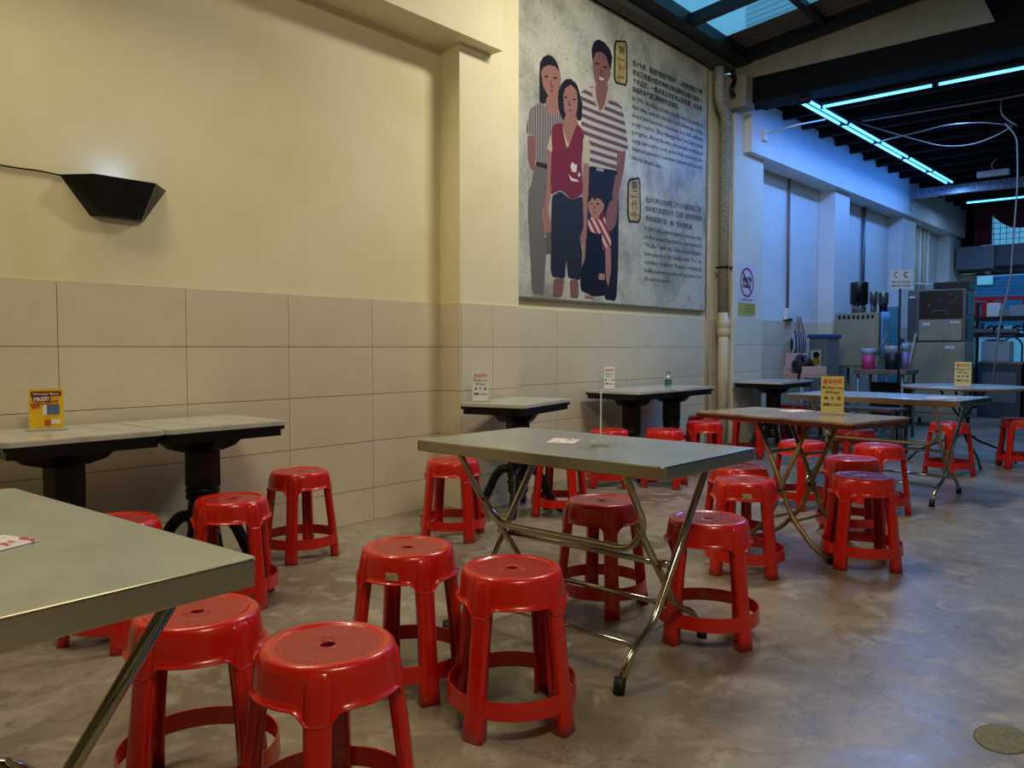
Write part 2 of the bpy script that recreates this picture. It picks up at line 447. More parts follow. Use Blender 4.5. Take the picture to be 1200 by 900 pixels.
MB().box((EX+.03, 0.05, 2.63), (.07, 6.7, .06)).build('window_frame', dark_metal, wn)
MB().box((EX+.03, 0.05, .79), (.07, 6.7, .06)).build('window_frame', sash, wn)
MB().box((EX+.05, 0.05, 1.7), (.006, 6.7, 1.8)).build('pane', glass, wn)
w2 = empty('window_2', kind='structure')
g = MB()
for i in range(60):
    y = 3.45-i*.11; g.box((EX+.09, y, 3.65), (.012, .012, .95))
for i in range(9): g.box((EX+.09, 0.1, 3.2+i*.11), (.012, 6.9, .012))
o = g.build('security_grille', mat('white_grille', '#c6d6dc', .5), w2); o['kind'] = 'stuff'
MB().box((EX+.14, 0.1, 3.65), (.006, 6.9, .95)).build('pane', glass, w2)

# things outside
vm = mat('pale_facade', '#cfe2ea', .8); bl = mat('blue_shutter', '#3c6fa0', .6)
bd = empty('facing_building', (23.2, 0, 0), 0, 'pale building across the street seen through the shop front', 'building')
MB().box((1, 0, 3), (2, 16, 7.4)).build('facade', vm, bd)
for i in range(14): MB().box((-.03, 3.55, 1.75+i*.09), (.05, 1.5, .07)).build('shutter_slat', bl, bd)
MB().box((-.15, 4.52, 2), (.2, .26, 5)).build('pillar', mat('white_pillar', '#f4f8f6', .7), bd)
MB().box((-.10, 4.08, 2.86), (.1, .34, .22)).build('sign_board', mat('white_sign_board', '#f4f8f6', .7), bd)
o = MB().box((21, 0, -.1), (5, 16, .08)).build('street_ground', mat('street_asphalt', '#8b959b', .9)); tag(o, kind='structure')

# shop name on the front glass, seen from inside (mirrored)
sg = empty('glass_lettering', (EX-.01, 2.9, 1.5), 0, 'red and navy shop lettering stuck on the front window, read from behind', 'lettering')
redv = mat('red_vinyl', '#d80d18', .5); navy = mat('navy_vinyl', '#0c1a45', .5)
q = atx(1216, 374, EX-.01)-Vector(sg.location)
text('red_characters', '虾面', .5, (0, q.y-.12, q.z+.06), (0, 1, 0), (0, 0, 1), redv, sg, width=1.25, off=0, bold=.02)
q = atx(1222, 388, EX-.01)-Vector(sg.location)
text('navy_letters', 'xia mian', .26, (0, q.y, q.z), (0, 1, 0), (0, 0, 1), navy, sg, width=1.45, off=0, bold=.012)

# curtain
cm = mat('maroon_curtain', '#74303f', .8)
def curtain():
    r = empty('maroon_curtain', (EX-.08, 3.3, 3.2), 0, 'maroon swag curtain over the upper front window', 'curtain')
    def sheet(name, y0, y1, top, botf, x=0):
        t = MB(); tb = bmesh.new(); n = 40; rows = []
        for i in range(n+1):
            u = i/n; y = y0+(y1-y0)*u; bz = botf(u); row = []
            for k in range(7):
                v = k/6; row.append(tb.verts.new((x+.03*math.sin(u*26)*(.4+.6*v), y, top+(bz-top)*v)))
            rows.append(row)
        for a, b in zip(rows, rows[1:]):
            for k in range(6):
                ff = tb.faces.new((a[k], b[k], b[k+1], a[k+1])); ff.smooth = True
        t.join(tb); o = t.build(name, cm, r); md = o.modifiers.new('s', 'SOLIDIFY'); md.thickness = .006
    sheet('side_drape', .12, -.18, .98, lambda u: 0)
    for k in range(4):
        y0 = -.12-k*1.0
        sheet('swag', y0, y0-1.06, .90, lambda u: .66-.38*math.sin(math.pi*u)**.8, -.05)
    MB().tube([(-.1, .3, .78), (-.1, -3.9, .78)], .02, 8).build('curtain_rod', dark_metal, r)
curtain()
# grey shutter boxes above the shop front
sb = empty('shutter_box', (EX-.25, 3.3, 2.7), 0, 'grey metal roller shutter box above the shop front window', 'shutter box')
MB().box((-.05, .03, .22), (.5, .66, .44), bev=.01).build('end_box', mat('grey_shutter_metal', '#66707a', .45, metal=.3), sb)
MB().box((.02, -3.3, .24), (.38, 6.0, .40), bev=.01).build('long_box', mat('dark_shutter_metal', '#4b545e', .5, metal=.3), sb)
o = MB().lathe([(0, -.06), (.04, -.05), (.055, -.02), (.06, 0), (0, .0)], 16).build('dome_camera', white_pl, None, atx(1158, 318, EX-.2)+Vector((0, 0, -.0)))
tag(o, 'small white dome camera under the grey shutter box', 'camera')

# ------------------------------------------------------------------ fluorescent fittings
housing = mat('grey_fitting_housing', '#39424c', .5, metal=.4)
def fitting(name, loc, rz, L, two, label, group, z=0):
    r = empty(name, loc, rz, label, 'lamp', group)
    MB().box((0, 0, .03), (L, .10 if two else .05, .035), bev=.004).build('housing', housing, r)
    for y in ((-.042, .042) if two else (0,)):
        MB().tube([(-L/2+.03, y, 0), (L/2-.03, y, 0)], .0145, 12).build('lit_tube', tube_m, r)
    for s in (-1, 1):
        MB().box((s*(L/2-.012), 0, .005), (.022, .13 if two else .05, .05), bev=.004).build('end_cap', dark_metal, r)
    return r
for k, (y, l) in enumerate(((2.64, 'blue fluorescent tube nearest the left wall, across the front of the inner room'), (1.49, 'blue fluorescent tube second from the left wall, across the front of the inner room'), (.34, 'blue fluorescent tube over the right side, across the front of the inner room'))):
    fitting('fluorescent_lamp', (8.95, y, 3.80), R(90), 1.14, False, l, 'tubes across the front of the inner room')
ords = ['first', 'second', 'third', 'fourth', 'fifth']
for k in range(5):
    q0 = Vector((8.62, 3.27, 0)); q1 = Vector((14.35, 3.07, 0)); c = q0.lerp(q1, (k+.5)/5)
    fitting('twin_fluorescent_lamp', (c.x, c.y, 3.80), math.atan2(q1.y-q0.y, q1.x-q0.x), (q1-q0).length/5-.01, True,
            'twin-tube blue lamp in the row along the wall, %s from the canopy end' % ords[k], 'twin lamps along the wall')
fitting('fluorescent_lamp', (15.9, 2.55, 3.70), R(90), 1.2, False, 'blue fluorescent tube just behind the galvanised beam', 'tubes behind the galvanised beam')
fitting('fluorescent_lamp', (15.9, 1.3, 3.70), R(90), 1.2, False, 'blue fluorescent tube behind the galvanised beam, nearer the right side', 'tubes behind the galvanised beam')
# near fittings (over the tables, above the frame; the second is added fill)
warm_t = mat('warm_lit_tube', '#ffffff', .4, emit=((1, .85, .6), 3))
for x, y, lb_ in ((1.2, 3.36, 'warm white fluorescent fitting above the long marble table'), (5.0, 2.2, 'added fill fitting out of view that brightens the poster wall'), (.6, -1.0, 'warm white fluorescent fitting over the right side of the yard')):
    r = empty('ceiling_lamp', (x, y, 4.28), 0, lb_, 'lamp', 'warm fittings under the canopy roof')
    MB().box((0, 0, .05), (1.25, .16, .05)).build('housing', white_pl, r)
    MB().tube([(-.6, 0, .0), (.6, 0, .0)], .013, 8).build('lit_tube', warm_t, r)
galv = mat('galvanised_steel', '#8b93a0', .35, metal=.8, noise=(30, '#c3cad6', .45, .6))
o = MB().box((14.6, 0.0, 3.73), (.05, 7.4, .14)).box((14.62, 0, 3.795), (.12, 7.4, .012)).box((14.62, 0, 3.665), (.12, 7.4, .012)).box((14.6, 3.69, 3.62), (.08, .03, .30)).build('steel_beam', galv)
tag(o, 'galvanised steel beam hung across the ceiling of the inner room', 'beam')
q = atx(1164, 203, 13.6)
r = empty('ceiling_fixture', q, R(90), 'small unlit white fitting hooked under the dark joists', 'lamp')
MB().box((0, 0, 0), (.42, .1, .09), bev=.02).build('casing', white_pl, r)
MB().tube([(0, 0, .04), (.03, 0, .12), (0, 0, .17), (-.03, 0, .2)], .006, 6, rad=.02).build('hook', white_pl, r)

# cables
cab = mat('grey_cable', '#8c8a86', .6)
def cable(name, pts, r, label, x=None, m=cab, rad=.25):
    P = [atx(a, b, (x if x else c)) for a, b, c in pts]
    o = MB().tube(P, r, 6, rad=rad).build(name, m); tag(o, label, 'cable'); return o
cable('hanging_cable', [(1178, 145, 10.2), (1192, 160, 10.2), (1193, 210, 10.2), (1187, 290, 10.2), (1184, 330, 10.2), (1172, 375, 10.2), (1163, 450, 10.2)], .009, 'grey cable hanging from the joists down to the round table')
cable('looped_cable', [(1000, 142, 10.2), (1060, 160, 10.2), (1105, 172, 10.2), (1140, 170, 10.2), (1170, 158, 10.2), (1186, 148, 10.2)], .007, 'grey cable drooping in a long loop below the joists')
cable('straight_cable', [(1030, 166, 10.2), (1075, 155, 10.2), (1110, 146, 10.2), (1150, 143, 10.2), (1186, 147, 10.2)], .006, 'thin grey cable running above the looped cable to the joists')
cable('conduit_drop', [(1173, 116, 10.2), (1173, 134, 10.2), (1184, 143, 10.2), (1192, 147, 10.2)], .008, 'short grey cable drop from a conduit under the joists', rad=.08)
o = MB().tube([atz(1010, 142, 3.885), atz(1172, 116, 3.885), atz(1300, 92, 3.885)], .01, 6).build('ceiling_conduit', cab); tag(o, 'straight grey conduit crossing the dark joists', 'conduit')
o = MB().tube([far_pt(8.98, 3.87, 3.62), far_pt(8.98, 3.5, 3.66), far_pt(9.4, 3.34, 3.78)], .009, 6).build('lamp_conduit', white_pl); tag(o, 'short white conduit from the wall box to the row of blue lamps', 'conduit')
o = MB().box((0, -.02, 0), (.09, .05, .12), bev=.006).build('junction_box', white_pl, None, far_pt(8.95, 3.88, 3.6), FAR); tag(o, 'small white junction box on the wall beam by the blue lamps', 'junction box')

# conduits with socket on the inner wall
r = farE('wall_conduit', label='brown conduit with double socket on the inner wall above the striped bag', cat='conduit')
MB().tube([(FX(10.38), FY(4.17), 1.66), (FX(10.38), FY(4.17), 3.37)], .018, 8).build('conduit', mat('brown_conduit', '#76695a', .5), r)
MB().box((FX(10.42), FY(4.165), 1.60), (.24, .06, .15), bev=.008).build('socket', white_pl, r)
MB().box((FX(10.36), FY(4.13), 1.52), (.08, .05, .04)).build('plug', black_pl, r)
o = MB().tube([(FX(13.2), FY(4.16), 1.7), (FX(13.2), FY(4.16), 3.37)], .03, 8).build('steel_conduit', mat('grey_steel_conduit', '#6c7378', .4, metal=.6), farE('x'))
bpy.data.objects.remove(o.parent); o.location = PIV; o.rotation_euler = (0, 0, FAR)
tag(o, 'thick grey conduit rising behind the black urn on the inner wall', 'conduit')
r = farE('pipe_bank', label='bank of pale upright pipes on the inner wall near the shop front', cat='pipes')
for i, x in enumerate((15.6, 15.85, 16.05, 16.3, 16.55)):
    MB().tube([(FX(x), FY(4.12), 1.7+.1*(i % 2)), (FX(x), FY(4.12), 3.36)], .035, 8).build('pipe', pvc if i % 2 else white_pl, r)
MB().tube([(FX(15.5), FY(4.05), 2.3), (FX(16.9), FY(4.0), 2.35), (FX(17.1), FY(4.0), 2.0), (FX(16.4), FY(4.0), 1.95)], .02, 6, rad=.1).build('bent_pipe', white_pl, r)

# down pipes at the end of the poster wall
dpx = 8.33
r = empty('down_pipe', (dpx, 4.03, 0), 0, 'weathered rainwater down pipe with a second elbow beside the poster', 'pipe')
MB().tube([(0, 0, 1.55), (0, 0, 4.16)], .062, 16).build('upper_pipe', old_pipe, r)
MB().tube([(0, 0, 0), (0, 0, 1.6)], .06, 16).build('lower_pipe', pvc, r)
MB().lathe([(.062, 1.28), (.073, 1.29), (.073, 1.36), (.066, 1.37), (.073, 1.38), (.073, 1.45), (.062, 1.46)], 20).build('coupling', pvc, r)
MB().tube([(0, 0, 3.55), (-.03, -.01, 3.72), (-.19, -.01, 3.86), (-.20, -.01, 4.2)], .056, 14, rad=.1).build('elbow_pipe', mat('grey_elbow', '#9b9a90', .6, noise=(20, '#77756a', .4, .7)), r)
MB().box((0.0, -.0, 2.05), (.14, .14, .02)).build('pipe_clip', dark_metal, r)
MB().tube([(-.01, -.065, 1.5), (-.01, -.065, 2.9)], .006, 6).build('cable', pvc, r)
o = MB().tube([(8.14, 4.13, .02), (8.14, 4.13, 3.9)], .022, 8).build('thin_conduit', pvc); tag(o, 'thin painted conduit between the poster and the down pipe', 'conduit')
o = MB().box((8.43, 3.985, 1.9), (.05, .02, 3.7)).build('trim_5', pvc); tag(o, kind='structure')
o = MB().tube([aty(860, 113, 3.9), aty(857, 105, 3.9), aty(862, 92, 3.9), aty(858, 84, 3.9)], .025, 8, rad=.05).build('cable_bundle', black_pl); tag(o, 'bundle of black cable hooked above the white pilaster', 'cable')

# ------------------------------------------------------------------ poster
PY = 4.118
poster = empty('wall_poster', (0, 0, 0), 0, 'large framed wall poster with a family portrait and two blocks of text', 'poster')
def pq(px, py, off=0):
    v = aty(px, py, PY); return Vector((v.x, PY-off, v.z))
pmt = mat('aged_plaster_print', '#c2c0b0', .42, noise=(2.6, '#85857c', .42, .68))
nt = pmt.node_tree
n2 = nt.nodes.new('ShaderNodeTexNoise'); n2.inputs['Scale'].default_value = 14; n2.inputs['Detail'].default_value = 12; n2.inputs['Distortion'].default_value = 2.5
tc = nt.nodes.new('ShaderNodeTexCoord'); nt.links.new(tc.outputs['Object'], n2.inputs['Vector'])
rr = nt.nodes.new('ShaderNodeMapRange'); rr.inputs[1].default_value = .56; rr.inputs[2].default_value = .72; rr.inputs[4].default_value = .55; nt.links.new(n2.outputs['Fac'], rr.inputs[0])
mx = nt.nodes.new('ShaderNodeMix'); mx.data_type = 'RGBA'; src = nt.nodes['Principled BSDF'].inputs['Base Color'].links[0].from_socket
nt.links.new(rr.outputs[0], mx.inputs[0]); nt.links.new(src, mx.inputs[6]); mx.inputs[7].default_value = lin('#5d5d55')
nt.links.new(mx.outputs[2], nt.nodes['Principled BSDF'].inputs['Base Color'])
X0, X1, Z0, Z1 = 4.74, 8.05, 1.565, 4.19
MB().box(((X0+X1)/2, PY+.014, (Z0+Z1)/2), (X1-X0, .027, Z1-Z0)).build('poster_board', pmt, poster)
frm = mat('grey_poster_edge', '#6d675b', .5)
for (cx, cz, sx, sz) in (((X0+X1)/2, Z0-.008, X1-X0, .016), (X1+.008, (Z0+Z1)/2, .016, Z1-Z0), ((X0+X1)/2, Z1+.008, X1-X0, .016)):
    MB().box((cx, PY+.012, cz), (sx, .034, sz)).build('poster_edge', frm, poster)
layer = [0]
def pr(name, col, *polys, m=None):
    """flat print shapes on the poster; polys given as pixel outlines that are laid onto the wall plane"""
    mm = m or mat('print_'+name+col.strip('#'), col, .6, spec=.25)
    for P in polys:
        b = MB(); layer[0] += 1; off = .0006+layer[0]*.00007
        z, pts = P[0], P[1:]
        if z == 4: pts = [(610+x/9, 40+y/9) for x, y in pts]
        elif z == 5: pts = [(610+x/7.5, 120+y/7.5) for x, y in pts]
        elif z == 6: pts = [(610+x/6.667, 220+y/6.667) for x, y in pts]
        # smooth outline with one corner-cutting pass
        q = []
        for i in range(len(pts)):
            a, c = pts[i], pts[(i+1) % len(pts)]
            q += [(a[0]*.88+c[0]*.12, a[1]*.88+c[1]*.12), (a[0]*.12+c[0]*.88, a[1]*.12+c[1]*.88)]
        v = [pq(x, y, off) for x, y in q]
        vs = [b.bm.verts.new(p) for p in v]
        for tri in tessellate_polygon([v]):
            try: b.bm.faces.new([vs[k] for k in tri])
            except ValueError: pass
        b.build(name, mm, poster)
def stripes(name, c1, c2, axis, scale, thr=.5, wob=0):
    m = mat(name, c1, .6, spec=.25); nt = m.node_tree; tc = nt.nodes.new('ShaderNodeTexCoord')
    w = nt.nodes.new('ShaderNodeTexWave'); w.bands_direction = axis; w.inputs['Scale'].default_value = scale; w.inputs['Distortion'].default_value = wob
    w.inputs['Detail'].default_value = 1; w.inputs['Detail Scale'].default_value = .6
    nt.links.new(tc.outputs['Object'], w.inputs['Vector'])
    g = nt.nodes.new('ShaderNodeMapRange'); g.inputs[1].default_value = thr-.12; g.inputs[2].default_value = thr+.12; nt.links.new(w.outputs['Fac'], g.inputs[0])
    x = nt.nodes.new('ShaderNodeMix'); x.data_type = 'RGBA'; x.inputs[6].default_value = lin(c1); x.inputs[7].default_value = lin(c2)
    nt.links.new(g.outputs[0], x.inputs[0]); nt.links.new(x.outputs[2], nt.nodes['Principled BSDF'].inputs['Base Color']); return m
SK, SK2, HA, DN = '#94695f', '#7d554f', '#1c1420', '#1b1a28'
pr('printed_hair', HA, (4, (200, 740), (198, 420), (205, 300), (240, 240), (290, 216), (345, 238), (385, 300), (412, 390), (424, 480), (400, 620), (300, 720)))
pr('printed_trousers', '#67635f', (5, (115, 590), (130, 550), (245, 580), (240, 700), (222, 900), (68, 900)), (6, (68, -20), (212, -20), (165, 230), (190, 400), (240, 320), (248, 510), (200, 522), (186, 700), (180, 835), (90, 828), (75, 500), (55, 180)))
pr('printed_blouse', '', (5, (45, 265), (80, 60), (120, 30), (190, 0), (250, 80), (320, 90), (400, 60), (400, 220), (270, 300), (250, 560), (130, 525), (135, 300)), m=stripes('printed_grey_stripe', '#8d8682', '#5b545c', 'X', 9.5))
pr('printed_skin', SK, (4, (215, 400), (225, 470), (240, 560), (290, 650), (320, 688), (365, 685), (400, 600), (420, 500), (412, 400), (365, 340), (300, 325), (240, 350)), (4, (270, 660), (400, 620), (405, 830), (330, 860), (262, 830)))
pr('printed_arm', SK2, (5, (60, 285), (135, 300), (130, 520), (118, 610), (85, 570), (65, 500)))
pr('printed_belt', '#2c2027', (5, (135, 518), (245, 545), (240, 590), (135, 558)))
pr('printed_shirt', '', (4, (620, 620), (700, 570), (775, 545), (800, 700), (830, 820), (880, 740), (925, 570), (965, 660), (1040, 740), (1085, 840), (1090, 905), (620, 905)), (5, (530, 90), (600, 60), (860, 20), (893, 40), (915, 170), (947, 390), (930, 425), (850, 440), (850, 612), (700, 570), (600, 552), (600, 330), (540, 270)),
   m=stripes('printed_man_stripe', '#b9aca4', '#5d4d57', 'Z', 4.4, .5, .5))
pr('printed_face', SK2, (4, (757, 290), (775, 210), (850, 175), (910, 230), (942, 350), (952, 430), (920, 500), (890, 570), (820, 572), (785, 500), (768, 400)), (4, (785, 540), (920, 510), (922, 650), (880, 750), (832, 825), (782, 640)), m=None)
pr('printed_collar', '#b3a199', (4, (735, 575), (785, 540), (800, 690), (838, 830), (790, 740)), (4, (922, 545), (968, 650), (905, 740), (848, 835), (900, 690)))
pr('printed_hair', HA, (4, (757, 280), (748, 150), (780, 75), (820, 52), (885, 88), (942, 160), (967, 240), (950, 385), (922, 300), (900, 230), (850, 185), (792, 195)))
pr('printed_trousers', DN, (5, (590, 555), (852, 605), (856, 905), (590, 905)), (6, (510, -20), (745, -20), (768, 100), (762, 600), (748, 885), (655, 872), (500, 300)))
pr('printed_arm', SK2, (5, (852, 438), (925, 422), (908, 600), (872, 750), (850, 870), (800, 840), (838, 600)))
pr('printed_belt', '#101018', (5, (600, 560), (850, 600), (850, 640), (600, 602)))
pr('printed_buckle', '#8f8f8c', (5, (665, 575), (730, 585), (730, 610), (665, 600)))
pr('printed_hair', HA, (4, (440, 905), (398, 780), (392, 640), (420, 540), (470, 478), (530, 470), (592, 528), (622, 620), (648, 780), (642, 905)), (5, (375, 150), (325, 0), (400, -20), (545, -20), (532, 160), (490, 155)))
pr('printed_skin', SK, (4, (448, 650), (470, 570), (530, 530), (592, 600), (602, 720), (592, 820), (562, 905), (495, 905), (458, 800)), (5, (395, 110), (492, 120), (505, 200), (470, 290), (415, 405), (380, 270), (368, 185)))
pr('printed_vest', '#6f2334', (5, (272, 230), (300, 190), (368, 180), (378, 300), (402, 400), (422, 388), (495, 185), (545, 240), (560, 310), (532, 500), (550, 800), (452, 862), (400, 800), (350, 768), (262, 812), (268, 500)))
pr('printed_sleeve', '#b5a690', (5, (230, 405), (268, 262), (278, 430), (262, 435)), (5, (548, 300), (612, 355), (605, 545), (545, 530)), (5, (365, 200), (380, 300), (410, 400), (425, 375), (400, 320), (380, 260)))
pr('printed_print', '#cfc0b4', (5, (436, 560), (455, 520), (470, 545), (495, 545), (490, 615), (450, 610)), (5, (420, 630), (450, 665), (500, 680), (510, 700), (440, 690)), (5, (500, 640), (515, 610), (525, 640), (515, 660)))
pr('printed_arm', SK, (5, (240, 430), (270, 432), (258, 800), (228, 905), (214, 905)), (6, (200, -15), (242, -15), (212, 180), (242, 300), (238, 350), (186, 375), (165, 280), (182, 150)),
   (5, (548, 538), (602, 540), (590, 905), (545, 905)), (6, (480, -10), (528, -10), (512, 430), (470, 455), (448, 400), (480, 260)))
pr('printed_shorts', '#232630', (6, (245, 65), (310, 28), (400, 100), (482, 60), (492, 300), (460, 400), (482, 500), (468, 722), (370, 702), (356, 550), (345, 710), (235, 690), (238, 300)))
pr('printed_legs', SK2, (6, (260, 708), (342, 712), (322, 852), (252, 850)), (6, (385, 716), (452, 722), (450, 862), (390, 858)))
pr('printed_overall', '#14121e', (6, (520, 345), (600, 365), (640, 330), (652, 500), (678, 660), (662, 838), (570, 848), (470, 802), (464, 720), (490, 520)))
pr('printed_shirt', '', (6, (522, 245), (642, 188), (702, 380), (706, 455), (640, 492), (632, 350), (600, 365), (530, 335)), m=stripes('printed_boy_stripe', '#8e2a33', '#c9b2a4', 'DIAGONAL', 6, .5))
pr('printed_skin', '#a07163', (6, (525, 110), (560, 68), (620, 85), (655, 140), (638, 185), (600, 242), (562, 245), (530, 180)), (6, (658, 470), (702, 458), (706, 640), (682, 782), (664, 700)), (6, (505, 838), (560, 846), (572, 864), (500, 862)), (6, (488, 440), (508, 420), (500, 560), (482, 620)))
pr('printed_hair', '#241a20', (6, (518, 120), (528, 35), (580, 22), (640, 50), (655, 120), (625, 95), (600, 80), (575, 100), (560, 75), (540, 105)))
pr('printed_collar', '#6b1f2b', (6, (600, 240), (640, 175), (662, 215), (630, 260)))
pr('printed_hand', SK2, (6, (690, 110), (762, 75), (755, 190), (742, 290), (700, 345), (662, 300), (664, 200)))
pr('printed_patch', '#9a7f74', (6, (608, 670), (656, 672), (656, 722), (608, 718)))
pr('printed_bag', '#5c5550', (6, (200, 345), (232, 345), (242, 500), (205, 510)))
# faces: eyes, brows, noses, mouths
pr('printed_eyes', '#2a1a1e', (4, (250, 440), (285, 435), (290, 455), (255, 458)), (4, (345, 450), (382, 455), (378, 472), (346, 468)), (4, (785, 300), (822, 305), (820, 322), (788, 318)), (4, (872, 335), (908, 345), (905, 362), (874, 352)),
   (4, (458, 660), (488, 660), (488, 676), (460, 674)), (4, (545, 680), (578, 684), (576, 700), (546, 696)), (6, (545, 120), (562, 122), (560, 132), (545, 130)), (6, (590, 118), (612, 124), (610, 134), (590, 130)))
pr('printed_lips', '#6d3a3c', (4, (308, 592), (350, 592), (330, 612)), (4, (500, 795), (545, 800), (522, 818)), (6, (560, 185), (596, 192), (575, 202)))
pr('printed_smile', '#cdb8ae', (4, (820, 452), (880, 470), (860, 492), (830, 480)))
pr('printed_shade', '#5f403f', (4, (310, 480), (322, 560), (345, 562), (330, 545)), (4, (848, 350), (832, 420), (872, 425), (858, 405)), (4, (505, 690), (500, 750), (530, 755), (515, 735)), (6, (575, 130), (568, 165), (585, 165)))
# scroll labels
scroll = mat('old_paper_print', '#c0a664', .5, noise=(9, '#7d6c42', .4, .7))
pr('printed_scroll_edge', '#2c2415', (1, (719.2, 47), (734.8, 48), (735, 101.5), (719, 97)), (1, (735, 209.5), (750, 207.5), (750.5, 261.5), (735, 260)))
pr('printed_scroll', '', (1, (721, 50), (733.6, 50), (733.4, 99), (720.6, 95.5)), (1, (736.5, 212.5), (748.8, 210), (749, 259.5), (736.5, 258)), m=scroll)
def ptext(body, p0, p1, h, m=black_ink, name='printed_text', bold=0):
    a = pq(*p0, .0072); b = pq(*p1, .0072); k = FPX/((Vector(a)-Vector((0, 0, HC))).dot(fw))
    text(name, body, h/k, a, b-a, (0, 0, 1), m, poster, width=(b-a).length, off=0, bold=bold)
for t_, y in (('第', 62), ('一', 73), ('代', 84)): ptext(t_, (724, y), (731, y+2), 10)
ptext('GEN.1', (721.5, 91.5), (732.5, 93.5), 5)
for t_, y in (('第', 221), ('二', 231), ('代', 244)): ptext(t_, (739, y), (746.5, y+1), 11)
ptext('GEN.2', (737.5, 253), (748, 253.5), 6)
cn = ['在1996年，福建虾面盛行的时代，父母亲把握这个商', '机在三条路大菜市场旁没有招牌的小巷子里卖一', '个无名摊，一路走来父母坚持以炭火煮，在没有', '网络的年代里口碑相传远近驰名。']
for t_, (l, r_) in zip(cn, (((741, 76), (822, 111)), ((741, 87), (822, 121)), ((741, 97), (822, 130)), ((741, 107), (795, 128)))): ptext(t_, l, r_, 7.5, bold=.0005)
en = ['In 1996, Hokkien prawn noodles were popular at', 'that time, and my parents took advantage of this', 'trend and opened a business in a stall without', 'a sign next to "Bee Hwang Hun" on Gat Lebuh', 'peregrine. Along the way, my parents insisted on', 'using charcoal to cook, and in that era before the', 'Internet appeared, customer support and became', 'famous far and wide.']
for i, t_ in enumerate(en):
    y = 117+i*9.9; l = (740.5, y); r_ = (823, y+32.5-i*1.7) if i < 7 else (775, y+11.5)
    ptext(t_, l, r_, 8)
cn2 = ['在2019年父母由第二代儿子接班成立“吴”', '的中英文谐音取名为《五福》继续传承槟城', '传统福建虾面，推广至世界各地。']
for i, t_ in enumerate(cn2):
    y = 236+i*11; ptext(t_, (756, y), (822 if i < 2 else 812, y+12.5-i*.7), 7.5)
en2 = ['In 2019, my parents handed over the reins', 'to the second generation and named it', '"Wufoo" with the Chinese and English', 'homophony of the family name "Foo" to', "continue to inherit Penang's traditional", 'hokkien prawn noodles and promote it to', 'all over the world.']
for i, t_ in enumerate(en2):
    y = 269.5+i*9.8; ptext(t_, (754.8, y), ((821.5, y+12-i*.75) if i < 6 else (785, y+3.5)), 7.5)

# ------------------------------------------------------------------ wall light
sc = empty('wall_light', (1.76, 4.15, 1.9), 0, 'black faceted trapezoid wall light with a glow on its top edge', 'wall light')
t = MB(); tb = bmesh.new()
top = [(-.26, 0, .075), (-.10, -.11, .098), (.20, -.11, .07), (.25, 0, .09)]
top = [(-.26, 0, .08), (-.15, -.12, .085), (.15, -.12, .085), (.26, 0, .08)]
bot = [(-.125, 0, -.10), (-.08, -.06, -.10), (.10, -.06, -.10), (.135, 0, -.10)]
tv = [tb.verts.new(p) for p in top]; bv = [tb.verts.new(p) for p in bot]
for i in range(3): tb.faces.new((tv[i], tv[i+1], bv[i+1], bv[i]))
tb.faces.new(bv)
t.join(tb); o = t.build('shade', black_pl, sc); md = o.modifiers.new('s', 'SOLIDIFY'); md.thickness = .004
MB().tube([(-.06, -.05, .045), (.06, -.05, .045)], .014, 8).build('bulb', mat('cool_bulb', '#ffffff', .4, emit=((.45, .65, 1), 3)), sc)
dl = bpy.data.lights.new('wall_light_bulb', 'AREA'); dl.shape = 'RECTANGLE'; dl.size = .12; dl.size_y = .03; dl.energy = .2; dl.color = (.26, .42, 1)
lo = bpy.data.objects.new('wall_light_bulb', dl); COL.objects.link(lo); lo.location = (1.74, 4.06, 1.97); lo.rotation_euler = (R(180), 0, 0)
o = MB().tube([(1.505, 4.142, 1.975), (1.40, 4.142, 1.982), (1.32, 4.142, 1.978), (1.1, 4.142, 1.985), (-.5, 4.142, 2.02)], .0045, 6, rad=.05).build('light_cord', black_pl)
tag(o, 'thin black cord clipped along the wall to the black wall light', 'cord')

